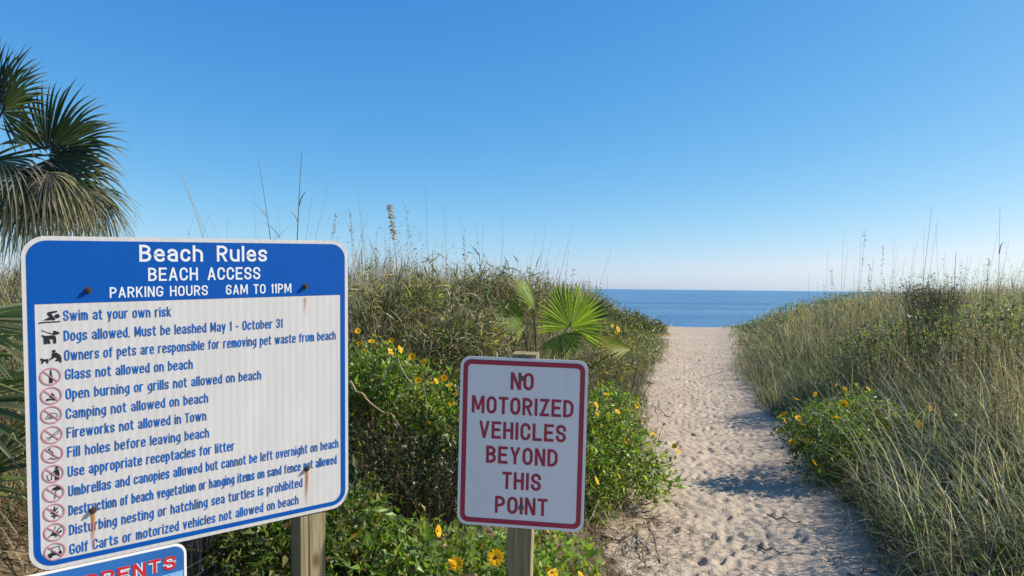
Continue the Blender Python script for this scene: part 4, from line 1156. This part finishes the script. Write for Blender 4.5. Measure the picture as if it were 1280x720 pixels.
def cabbage_palm():
    rng = np.random.default_rng(33)
    D = 8.6
    C = P(-22, 205, D)
    base = np.array([C[0] - .1, C[1] + .1, float(ground(C[0], C[1]))])
    root = empty('cabbage_palm', base)
    tag(root, 'tall cabbage palm with dark fan fronds and a drooping grey dead skirt', 'palm tree')
    # trunk with boot scars
    mb = MB(); V, f = [], []; n = 16; rows_ = 60
    H_ = C[2] - base[2]
    for j in range(rows_ + 1):
        t = j / rows_
        r = .17 - .03 * t + .018 * ((j % 4) / 4.0)
        for i in range(n):
            a = 2 * math.pi * i / n
            rr = r * (1 + .06 * math.sin(5 * a + j * .8) + .03 * rng.normal())
            V.append((rr * math.cos(a) + .1 * t, rr * math.sin(a) - .1 * t, H_ * t - .15 * (1 - t)))
    for j in range(rows_):
        for i in range(n): f.append((j * n + i, j * n + (i + 1) % n, (j + 1) * n + (i + 1) % n, (j + 1) * n + i))
    mb.add(V, np.array(f)); mb.build('trunk', MAT['bark'], root, smooth=True)
    green = [(.045, .066, .036), (.06, .08, .042), (.035, .05, .03), (.09, .10, .06)]
    spec = [  # hub px, axis (right, down, toward), R, droop
        ((2, 140), (.55, -.85, .15), (-.2, -.3, 1), .95, .10),
        ((60, 190), (.70, -.70, .10), (-.1, -.1, 1), 1.12, .16),
        ((66, 195), (1.0, .0, .2), (.0, -.4, 1), 1.16, .26),
        ((70, 222), (.92, .45, .1), (.1, -.6, 1), 1.05, .45),
        ((25, 215), (.25, .70, .6), (0, -.9, .8), .95, .50),
        ((0, 200), (-.1, .6, .8), (0, -.8, .7), .9, .45),
        ((-10, 130), (-.3, -1, .1), (0, -.2, 1), 1.0, .15),
        ((35, 180), (.5, -.5, -.7), (-.3, -.6, .6), 1.0, .2),
        ((-60, 180), (-1, -.3, .2), (0, -.5, 1), 1.0, .3),
        ((-70, 220), (-.9, .5, .2), (0, -.7, .8), 1.0, .45),
        ((40, 235), (.6, .8, -.3), (.2, -.6, .8), .95, .5),
    ]
    for (hu, hv), ax, nm, R_, dr in spec:
        hub = P(hu, hv, D - .35 * ax[2]); axis = px_dir(*ax); nrm = px_dir(*nm)
        mb = MB()
        frond_geo(mb, hub - base, axis, nrm, R_, 38, 112, dr, .3, cols=green, tipcol=(.30, .26, .21), tipfrac=.82 if dr < .25 else .72, rng=rng, join=.40, seg=7, ang_pow=.35)
        fr = mb.build('frond', MAT['palm'], root)
        mb = MB(); mid = (C + hub) / 2 + [0, 0, .08]
        tubes(mb, [bez(C - base, mid - base, hub + axis * .1 - base, 8)], .022, .011, (.10, .12, .05), 6); mb.build('leaf_stalk', MAT['palm'], fr)
    dead = [(.24, .205, .16), (.32, .28, .22), (.16, .135, .105), (.42, .375, .31), (.10, .085, .065)]
    for i, ((hu, hv), ax) in enumerate([((28, 232), (.2, 1, .3)), ((62, 240), (.35, 1, .1)), ((92, 238), (.45, 1, -.1)), ((5, 232), (-.1, 1, .4)), ((120, 236), (.6, 1, .0)), ((45, 225), (.1, 1, -.4)), ((-20, 235), (-.2, 1, .3)), ((80, 225), (.3, 1, .4)), ((108, 236), (.5, 1, .2)), ((60, 215), (.5, 1, .6)), ((35, 240), (.0, 1, .5)), ((75, 245), (.1, 1, .2)), ((15, 245), (.2, 1, .1)), ((125, 250), (.3, 1, .1))]):
        hub = P(hu, hv, D - .5 * ax[2]); axis = px_dir(*ax); nrm = px_dir(.3 * rng.normal(), -.2, 1)
        mb = MB()
        frond_geo(mb, hub - base, axis, nrm, rng.uniform(.55, .78), 30, 62, .35, .5, cols=dead, tipcol=(.38, .33, .27), tipfrac=.5, rng=rng, join=.22, seg=6, droop_start=.25)
        fr = mb.build('dead_frond', MAT['palm'], root); fr['label'] = 'grey-brown dead fan frond hanging down'
        mb = MB(); tubes(mb, [bez(C - base, (C + hub) / 2 + [0, 0, .1] - base, hub - base, 8)], .018, .010, (.26, .21, .15), 5); mb.build('leaf_stalk', MAT['palm'], fr)

def fan_palm():
    rng = np.random.default_rng(34)
    D = 6.4
    bp = P(668, 470, D); base = np.array([bp[0], bp[1], float(ground(bp[0], bp[1]))])
    root = empty('young_fan_palm', base)
    tag(root, 'young bright green fan palm rising behind the small white sign', 'palm')
    br = [(.17, .23, .035), (.22, .27, .045), (.13, .19, .035)]
    yl = [(.20, .24, .03), (.15, .20, .03), (.26, .22, .035)]
    spec = [  # name, hub px, depth shift, axis, normal, R, span, cols, tip
        ((714, 409), .0, (.12, -1, .10), (-.55, -.15, .85), .44, 114, br, (.34, .30, .08), .9, .05),
        ((724, 405), .2, (.72, -.58, -.2), (-.5, -.3, .8), .40, 34, [(.06, .10, .035), (.075, .12, .04)], (.2, .18, .08), .9, .05),
        ((702, 397), .3, (-.02, -1, -.1), (.2, -.1, 1), .34, 30, [(.09, .15, .04), (.11, .18, .04)], (.2, .2, .08), .95, .05),
        ((670, 390), .05, (-.62, -.90, .1), (.95, -.5, .35), .40, 48, br, (.30, .28, .12), .9, .05),
        ((655, 405), -.05, (-.95, -.45, .25), (.3, -.8, .55), .42, 80, br + yl[:1], (.38, .22, .06), .8, .08),
        ((700, 418), -.1, (.35, .75, .4), (0, -.6, .8), .28, 80, br, (.30, .26, .08), .8, .2),
        ((789, 437), -.15, (-.95, -.15, .1), (0, -.9, .35), .32, 60, yl, (.42, .20, .04), .85, .05),
    ]
    for (hu, hv), dd, ax, nm, R_, sp, cols, tc, tf, dr in spec:
        hub = P(hu, hv, D + dd); axis = px_dir(*ax); nrm = px_dir(*nm)
        mb = MB(); frond_geo(mb, hub - base, axis, nrm, R_, int(26 * sp / 100) + 6, sp, dr, .28, cols=cols, tipcol=tc, tipfrac=tf, rng=rng, join=.55, seg=7, ang_pow=.22, droop_start=.6)
        fr = mb.build('frond', MAT['palm'], root)
        st = base + np.array([rng.normal(0, .03), rng.normal(0, .03), .05])
        mid = np.array([(st[0] + hub[0] * .6 + st[0] * .4) / 2, (st[1] + hub[1]) / 2, hub[2] * .75 + st[2] * .25])
        mb = MB(); tubes(mb, [bez(st - base, mid - base, hub - base + axis * .05, 9)], .010, .005, (.12, .15, .04), 5); mb.build('leaf_stalk', MAT['palm'], fr)
    mb = MB()
    pl = [bez(np.array([0, 0, -.05]), np.array([rng.normal(0, .04), rng.normal(0, .04), .2]), np.array([rng.normal(0, .08), rng.normal(0, .08), .42]), 6) for i in range(9)]
    tubes(mb, pl, .018, .006, palette(rng, 9, [(.26, .12, .04), (.20, .13, .07)], [1, 1]), 5)
    mb.build('leaf_sheath', MAT['stem'], root)

def saw_palmetto():
    rng = np.random.default_rng(35)
    bp = P(-90, 660, 2.75); base = np.array([bp[0], bp[1], float(ground(bp[0], bp[1]))])
    root = empty('saw_palmetto', base); tag(root, 'dark green saw palmetto with stiff blades poking out behind the rules sign', 'palmetto')
    g = [(.045, .075, .03), (.06, .10, .035), (.16, .18, .09), (.24, .23, .12)]
    for (hu, hv), ax, nm, R_, sp in [((-75, 505), (1, .05, .1), (0, -.9, .45), .62, 55), ((-70, 400), (1, .15, -.1), (.1, -.9, .3), .55, 50), ((-60, 620), (.9, -.45, .2), (.2, -.7, .5), .55, 50), ((-110, 450), (.6, -.8, .2), (.3, -.3, 1), .5, 80)]:
        hub = P(hu, hv, 2.6); axis = px_dir(*ax); nrm = px_dir(*nm)
        mb = MB(); frond_geo(mb, hub - base, axis, nrm, R_, 16, sp, .08, .3, cols=g, tipcol=(.25, .22, .12), tipfrac=.9, rng=rng, join=.45, seg=6)
        fr = mb.build('frond', MAT['palm'], root)
        mb = MB(); tubes(mb, [bez([0, 0, .02], (hub - base) * [.3, .5, .8], hub - base + axis * .04, 8)], .009, .005, (.10, .13, .05), 5); mb.build('leaf_stalk', MAT['palm'], fr)

def palm_stump():
    rng = np.random.default_rng(36)
    bp = P(250, 760, 2.9); gz = float(ground(bp[0], bp[1])); top = P(262, 655, 2.95)
    base = np.array([bp[0], bp[1], gz]); root = empty('palm_stump', base)
    tag(root, 'grey fibrous old palm trunk half hidden under the rules sign', 'tree stump')
    mb = MB(); V, f = [], []; n = 18; rows_ = 16; H_ = top[2] - gz + .02
    for j in range(rows_ + 1):
        t = j / rows_
        for i in range(n):
            a = 2 * math.pi * i / n; r = (.098 - .02 * t) * (1 + .10 * rng.normal() * .5 + .05 * math.sin(7 * a))
            V.append((r * math.cos(a) + (top[0] - bp[0]) * t, r * math.sin(a) + .05 * t, H_ * t - .1 * (1 - t)))
    for j in range(rows_):
        for i in range(n): f.append((j * n + i, j * n + (i + 1) % n, (j + 1) * n + (i + 1) % n, (j + 1) * n + i))
    f_top = tuple(rows_ * n + i for i in range(n))
    mb.add(V, [tuple(q) for q in f] + [f_top]); mb.build('trunk', MAT['bark'], root)
    mb = MB(); pl = []
    for i in range(240):
        a = rng.random() * 6.28; z0 = rng.random() * H_; r = .088 - .015 * z0 / H_
        t0 = z0 / H_
        c = np.array([(top[0] - bp[0]) * t0, .05 * t0, z0]); o = np.array([math.cos(a), math.sin(a), 0])
        pl.append(bez(c + o * r, c + o * (r + .02) + [0, 0, .08], c + o * (r + rng.uniform(0, .05)) + [rng.normal(0, .03), rng.normal(0, .03), rng.uniform(.08, .22)], 5))
    tubes(mb, np.array(pl), rng.uniform(.002, .006, 240), .001, palette(rng, 240, [(.34, .30, .25), (.22, .18, .14), (.12, .10, .08)], [3, 3, 2]), 3)
    mb.build('fibres', MAT['stem'], root)

# ------------------------------------------------------------------ tall stalks against the sky, one by one
def stalk(tip, foot, d, r, head=None, label=None, group=None, col=None, lean=0, leafy=0, seed=0, name='sea_oats_stalk', cat='grass stalk'):
    rng = np.random.default_rng(500 + seed)
    tp = P(tip[0], tip[1], d + lean); ft = P(foot[0], foot[1], d)
    a = tp - ft
    gz = float(ground(ft[0], ft[1]))
    if foot[1] is not None:
        k = (gz - ft[2]) / max(a[2], .05)
        st = np.array([ft[0] + a[0] * k * .25, ft[1], gz - .03])
    root = empty(name, (st[0], st[1], gz)); base = np.array([st[0], st[1], gz])
    tag(root, label, cat, group)
    col = col or ((.22, .18, .11) if rng.random() < .5 else (.15, .145, .075))
    mid = np.array([ft[0] * .75 + tp[0] * .25, ft[1], (st[2] + tp[2]) / 2 + .12 * abs(a[0])])
    pl = bez(st, mid, tp, 14)
    mb = MB(); tubes(mb, [pl - base], r, r * .25, col, 4); mb.build('stem', MAT['stem'], root)
    if head:
        n = {'oats': 26, 'plume': 110, 'sparse': 14}[head]
        lo = {'oats': .80, 'plume': .80, 'sparse': .62}[head]
        t = lo + (1 - lo) * rng.random(n)
        q = np.stack([np.interp(t, np.linspace(0, 1, 14), pl[:, i]) for i in range(3)], -1)
        out = rng.normal(0, 1, (n, 3)); out[:, 2] = -np.abs(out[:, 2]) * .6
        l = {'oats': .028, 'plume': .042, 'sparse': .018}[head] * (d / 7) ** .5
        mb = MB(); leaves(mb, q - base, out, rng.normal(0, 1, (n, 3)), rng.uniform(.7, 1.3, n) * l, np.full(n, l * .34), palette(rng, n, [(.34, .28, .19), (.24, .18, .11)] if head != 'plume' else [(.52, .44, .34), (.40, .33, .25), (.28, .21, .15)], [1, 1] if head != 'plume' else [3, 3, 2]))
        mb.build('seed_head', MAT['grass'], root)
    if leafy:
        t = rng.uniform(.25, .75, leafy)
        q = np.stack([np.interp(t, np.linspace(0, 1, 14), pl[:, i]) for i in range(3)], -1) - base
        mb = MB(); blades(mb, q, rng.uniform(.18, .4, leafy), np.full(leafy, .012), rng.random(leafy) * 6.28, rng.uniform(.2, .7, leafy), rng.uniform(.8, 2.4, leafy), palette(rng, leafy, [(.09, .11, .05), (.16, .15, .08)], [1, 1]), 6)
        mb.build('leaf_blade', MAT['grass'], root)
    return root

def stalks():
    L_ = [  # tip, foot, head, leafy
     ((222, 208), (282, 345), None, 0), ((214, 202), (290, 350), None, 0), ((170, 258), (160, 340), None, 0), ((243, 267), (218, 340), None, 0), ((262, 268), (230, 340), None, 0), ((284, 273), (285, 340), None, 0),
     ((258, 262), (300, 345), None, 0), ((316, 234), (325, 345), None, 1), ((347, 258), (338, 345), None, 0), ((350, 250), (350, 345), None, 1), ((390, 244), (372, 340), None, 1), ((410, 232), (380, 345), None, 0), ((420, 265), (405, 345), 'oats', 0),
     ((446, 234), (462, 340), 'sparse', 0), ((437, 262), (445, 345), 'oats', 0), ((461, 265), (425, 345), None, 0), ((508, 262), (520, 345), 'oats', 0), ((532, 232), (538, 345), None, 0), ((553, 255), (562, 345), None, 0), ((557, 253), (560, 345), 'sparse', 0), ((580, 282), (582, 345), 'oats', 0),
     ((575, 268), (592, 350), None, 0), ((595, 277), (612, 350), None, 0), ((604, 280), (598, 350), None, 0), ((628, 269), (627, 350), None, 0), ((630, 296), (610, 355), None, 0), ((670, 289), (650, 360), None, 0), ((682, 282), (660, 360), None, 1), ((716, 279), (668, 365), None, 0), ((690, 300), (655, 360), None, 0), ((711, 313), (690, 368), 'sparse', 0), ((636, 345), (640, 372), 'oats', 0),
     ((663, 331), (662, 370), 'oats', 0), ((685, 327), (685, 370), 'oats', 0), ((708, 338), (706, 370), 'oats', 0), ((716, 334), (713, 370), 'oats', 0), ((737, 345), (738, 372), 'oats', 0), ((765, 309), (716, 360), None, 2), ((759, 345), (765, 372), None, 0),
     ((540, 330), (542, 355), 'oats', 0), ((520, 310), (523, 350), 'oats', 0), ((471, 308), (468, 345), 'oats', 0), ((488, 318), (487, 350), 'oats', 0), ((558, 320), (556, 350), 'oats', 0), ((615, 330), (617, 360), 'oats', 0), ((575, 330), (574, 355), 'sparse', 0), ((600, 335), (603, 360), 'oats', 0), ((650, 330), (651, 365), 'sparse', 0)]
    for i, (tp, ft, hd, lf) in enumerate(L_):
        lab = {None: 'thin bare grass stalk standing against the sky on the left dune', 'oats': 'thin stalk with a drooping oat-like seed head on the left dune', 'sparse': 'thin stalk with sparse seeds along its top on the left dune'}[hd]
        lab = lab + (' with curling leaf blades' if lf else '')
        grp = {None: 'bare stalks on the left dune', 'oats': 'seeded stalks on the left dune', 'sparse': 'sparsely seeded stalks on the left dune'}[hd] + (' with leaf blades' if lf else '')
        stalk(tp, ft, 5.6 + (i * 37 % 23) / 10, .0026, hd, lab, grp, seed=i, leafy=lf)
    stalk((228, 213), (275, 325), 5.5, .0045, None, 'pale straw stalk leaning left, the tallest between the palm and the rules sign', None, (.36, .30, .20), seed=71)
    stalk((323, 200), (350, 335), 5.6, .0055, None, 'dark slanting stalk with curled blades above the right half of the rules sign', None, (.12, .115, .08), seed=72, leafy=3)
    stalk((377, 190), (368, 335), 5.6, .0075, None, 'thickest upright dark stalk, the tallest above the rules sign', None, (.11, .105, .075), seed=73, leafy=3)
    stalk((487, 255), (505, 345), 6.0, .0050, 'plume', 'stalk with a fluffy pale seed plume right of the rules sign', None, (.26, .21, .14), seed=74)
    stalk((541, 312), (541, 372), 6.2, .0085, None, 'short thick dry upright stalk in the grass between the two signs', None, (.13, .11, .08), seed=75)
    R_ = [((1055, 287), (1048, 375), None, 0), ((1077, 285), (1070, 370), None, 0), ((1082, 283), (1068, 370), 'oats', 0), ((1104, 305), (1098, 365), 'oats', 0), ((1118, 297), (1112, 360), None, 0), ((1122, 308), (1105, 362), None, 0), ((1143, 308), (1128, 358), None, 0),
     ((1155, 282), (1153, 350), None, 0), ((1170, 279), (1175, 355), None, 0), ((1172, 277), (1150, 352), None, 0), ((1147, 300), (1125, 358), None, 0), ((1210, 320), (1195, 358), None, 0), ((1216, 317), (1190, 360), None, 0), ((1181, 313), (1183, 355), None, 0), ((1035, 312), (1030, 380), None, 0), ((1060, 310), (1045, 378), 'sparse', 0), ((1011, 338), (1012, 385), None, 0), ((1022, 350), (1018, 388), None, 0),
     ((1040, 335), (1042, 380), 'oats', 0), ((1087, 330), (1085, 370), 'oats', 0), ((1092, 318), (1080, 370), 'sparse', 0), ((1131, 322), (1118, 360), None, 0), ((1247, 288), (1225, 350), None, 0), ((1262, 298), (1238, 350), None, 0), ((1265, 330), (1250, 355), None, 0), ((1275, 343), (1262, 360), None, 0), ((1200, 335), (1205, 360), 'sparse', 0), ((1225, 322), (1215, 356), None, 1), ((1068, 330), (1062, 372), None, 0)]
    for i, (tp, ft, hd, lf) in enumerate(R_):
        lab = {None: 'thin bare grass stalk standing against the sky on the right dune', 'oats': 'thin stalk with a drooping oat-like seed head on the right dune', 'sparse': 'thin stalk with sparse seeds along its top on the right dune'}[hd] + (' with curling leaf blades' if lf else '')
        grp = {None: 'bare stalks on the right dune', 'oats': 'seeded stalks on the right dune', 'sparse': 'sparsely seeded stalks on the right dune'}[hd] + (' with leaf blades' if lf else '')
        stalk(tp, ft, 8.0 + (i * 37 % 23) / 12, .0032, hd, lab, grp, seed=200 + i, leafy=lf)
    stalk((1165, 258), (1145, 350), 8.0, .0050, None, 'long green slanting stalk rising highest above the rounded dry shrub', None, (.12, .14, .07), seed=301)
    stalk((1250, 258), (1248, 350), 7.8, .0050, None, 'tallest upright stalk near the right edge of the picture', None, (.12, .14, .07), seed=302, leafy=1)
    stalk((1195, 316), (1188, 390), 7.5, .0085, None, 'thick dark dead stick standing upright on the right dune', None, (.07, .06, .045), seed=303, name='dead_stick', cat='stick')
    stalk((1236, 322), (1228, 360), 7.8, .0055, 'oats', 'leafy weed stem with a dark seed cluster near the right edge', None, (.07, .07, .045), seed=304, leafy=4)
    # near tall straw stems in the right foreground
    for i, (tp, ft) in enumerate([((1232, 470), (1228, 660)), ((1258, 455), (1256, 690)), ((1222, 440), (1219, 620)), ((1268, 500), (1240, 690))]):
        stalk(tp, ft, 4.6 + .2 * i, .005, None, 'tall tan dead stem in the right foreground grass', 'tan stems in the right foreground', (.30, .22, .12), seed=320 + i, leafy=2)
    # brown leaning stalks on the left edge of the path
    for i, (tp, ft, d, lab) in enumerate([((818, 440), (748, 530), 5.6, 'brown leaning stalk nearest the small sign on the left path edge'), ((812, 478), (770, 550), 5.5, 'brown leaning stalk with a drooping leaf over the sunflower mound'), ((802, 525), (738, 565), 5.0, 'dark bare twig lying low across the sunflower mound')]):
        stalk(tp, ft, d, .006, None, lab, None, (.14, .10, .065), seed=340 + i, leafy=3 if i < 2 else 0, name='dry_stalk', cat='stalk')

def twig_thing(name, label, cat, polys, r, col, group=None):
    """a dead twig: one main line and side branches"""
    b0 = np.array(polys[0][0]); base = np.array([b0[0], b0[1], float(ground(b0[0], b0[1]))])
    root = None
    mb = MB()
    for i, pl in enumerate(polys):
        pl = np.array(pl, float)
        t = np.linspace(0, 1, 14); tt = np.linspace(0, 1, len(pl))
        q = np.stack([np.interp(t, tt, pl[:, k]) for k in range(3)], -1)
        q += np.array([grid_noise(t * 9 + i * 5, t * 0 + k * 3, 1.0, 90) - .5 for k in range(3)]).T * .03
        tubes(mb, [q - base], r if i == 0 else r * .6, r * .3, col, 5)
    o = mb.build(name, MAT['stem']); o.location = Vector(base); tag(o, label, cat, group)
    return o

def small_things():
    twig_thing('dry_vine', 'pale bare vine forming a peak above the flowers between the signs', 'vine', [[P(463, 492, 4.15), P(478, 478, 4.1), P(485, 458, 4.1), P(496, 447, 4.1), P(508, 470, 4.1), P(516, 479, 4.1), P(524, 478, 4.1), P(533, 500, 4.1), P(536, 530, 4.1)]], .004, (.40, .34, .25))
    twig_thing('dry_vine', 'tan broken stalk lying across the plants beside the rules sign', 'vine', [[P(437, 480, 4.0), P(447, 488, 4.0), P(462, 503, 4.0), P(484, 518, 4.0), P(505, 536, 4.1)]], .008, (.36, .25, .15))
    twig_thing('dry_vine', 'long thin grey twig hanging in front of the dark shrub', 'vine', [[P(446, 610, 3.6), P(452, 635, 3.55), P(457, 655, 3.5), P(458, 690, 3.45)], [P(452, 635, 3.55), P(440, 645, 3.5)]], .004, (.30, .25, .19))
    def onsand(u, v, dz=.012):
        d = 1468.0 / max(v - 360, 5)
        q = P(u, v, d); q[2] = float(ground(q[0], q[1])) + dz; return q
    # fallen branch on the sand by the small sign
    twig_thing('dry_branch', 'brown forked dead branch lying on the sand right of the small sign', 'branch',
        [[onsand(752, 676), onsand(775, 678, .03), onsand(800, 673, .07), onsand(814, 664, .11), onsand(826, 668, .10)], [onsand(814, 666, .10), onsand(806, 690, .03), onsand(804, 710)], [onsand(812, 668, .09), onsand(820, 690, .03), onsand(826, 702)], [onsand(790, 676, .05), onsand(786, 695)]], .010, (.17, .125, .085))
    for i, ((u, v), (u2, v2), lab) in enumerate([((948, 677), (990, 690), 'thin dark twig lying on the sand in the middle of the path'), ((1060, 716), (1110, 712), 'dark twig lying in the shade at the bottom right of the path'), ((905, 462), (870, 470), 'small dark twig lying far up on the path'), ((760, 690), (735, 660), 'bent tan stalk lying beside the small sign post'), ((838, 520), (812, 505), 'small brown twig sticking out from the left path edge'), ((960, 640), (1010, 655), 'curved dark root lying on the shaded side of the path')]):
        a, c = onsand(u, v), onsand(u2, v2); mid = (a + c) / 2 + [0, .02, .015]
        twig_thing('dry_twig', lab, 'twig', [[a, mid, c]], .006, (.13, .095, .065))
    # litter crumbs on the path: too many to count
    rng = np.random.default_rng(55); n = 1700
    y = 3.6 + 18 * rng.random(n) ** 1.6
    side = rng.random(n)
    x = np.where(side < .45, pathL(y) + np.abs(rng.normal(0, .25, n)), np.where(side < .9, pathR(y) - np.abs(rng.normal(0, .28, n)), pathL(y) + (pathR(y) - pathL(y)) * rng.random(n)))
    near = np.arange(n) < 800
    y = np.where(near, rng.uniform(3.7, 5.3, n), y); x = np.where(near, pathL(y) + rng.normal(.02, .22, n), x)
    az = rng.random(n) * 6.28; ln = rng.uniform(.02, .13, n)
    a = np.stack([x, y, ground(x, y) + .008], -1); c = a + np.stack([np.cos(az) * ln, np.sin(az) * ln, rng.uniform(0, .015, n)], -1)
    mid = (a + c) / 2 + rng.normal(0, .008, (n, 3)) + [0, 0, .01]
    mb = MB(); tubes(mb, np.stack([a, mid, c], 1), rng.uniform(.001, .0028, n), .0008, palette(rng, n, [(.14, .10, .07), (.25, .19, .12), (.09, .065, .045)], [2, 2, 1]), 3)
    o = mb.build('plant_litter', MAT['stem']); tag(o, 'scattered bits of dry stems lying along the path edges', 'litter', kind='stuff')

dune_grass()
creeping_cover()
front_plants()
cabbage_palm()
fan_palm()
saw_palmetto()
palm_stump()
stalks()
small_things()
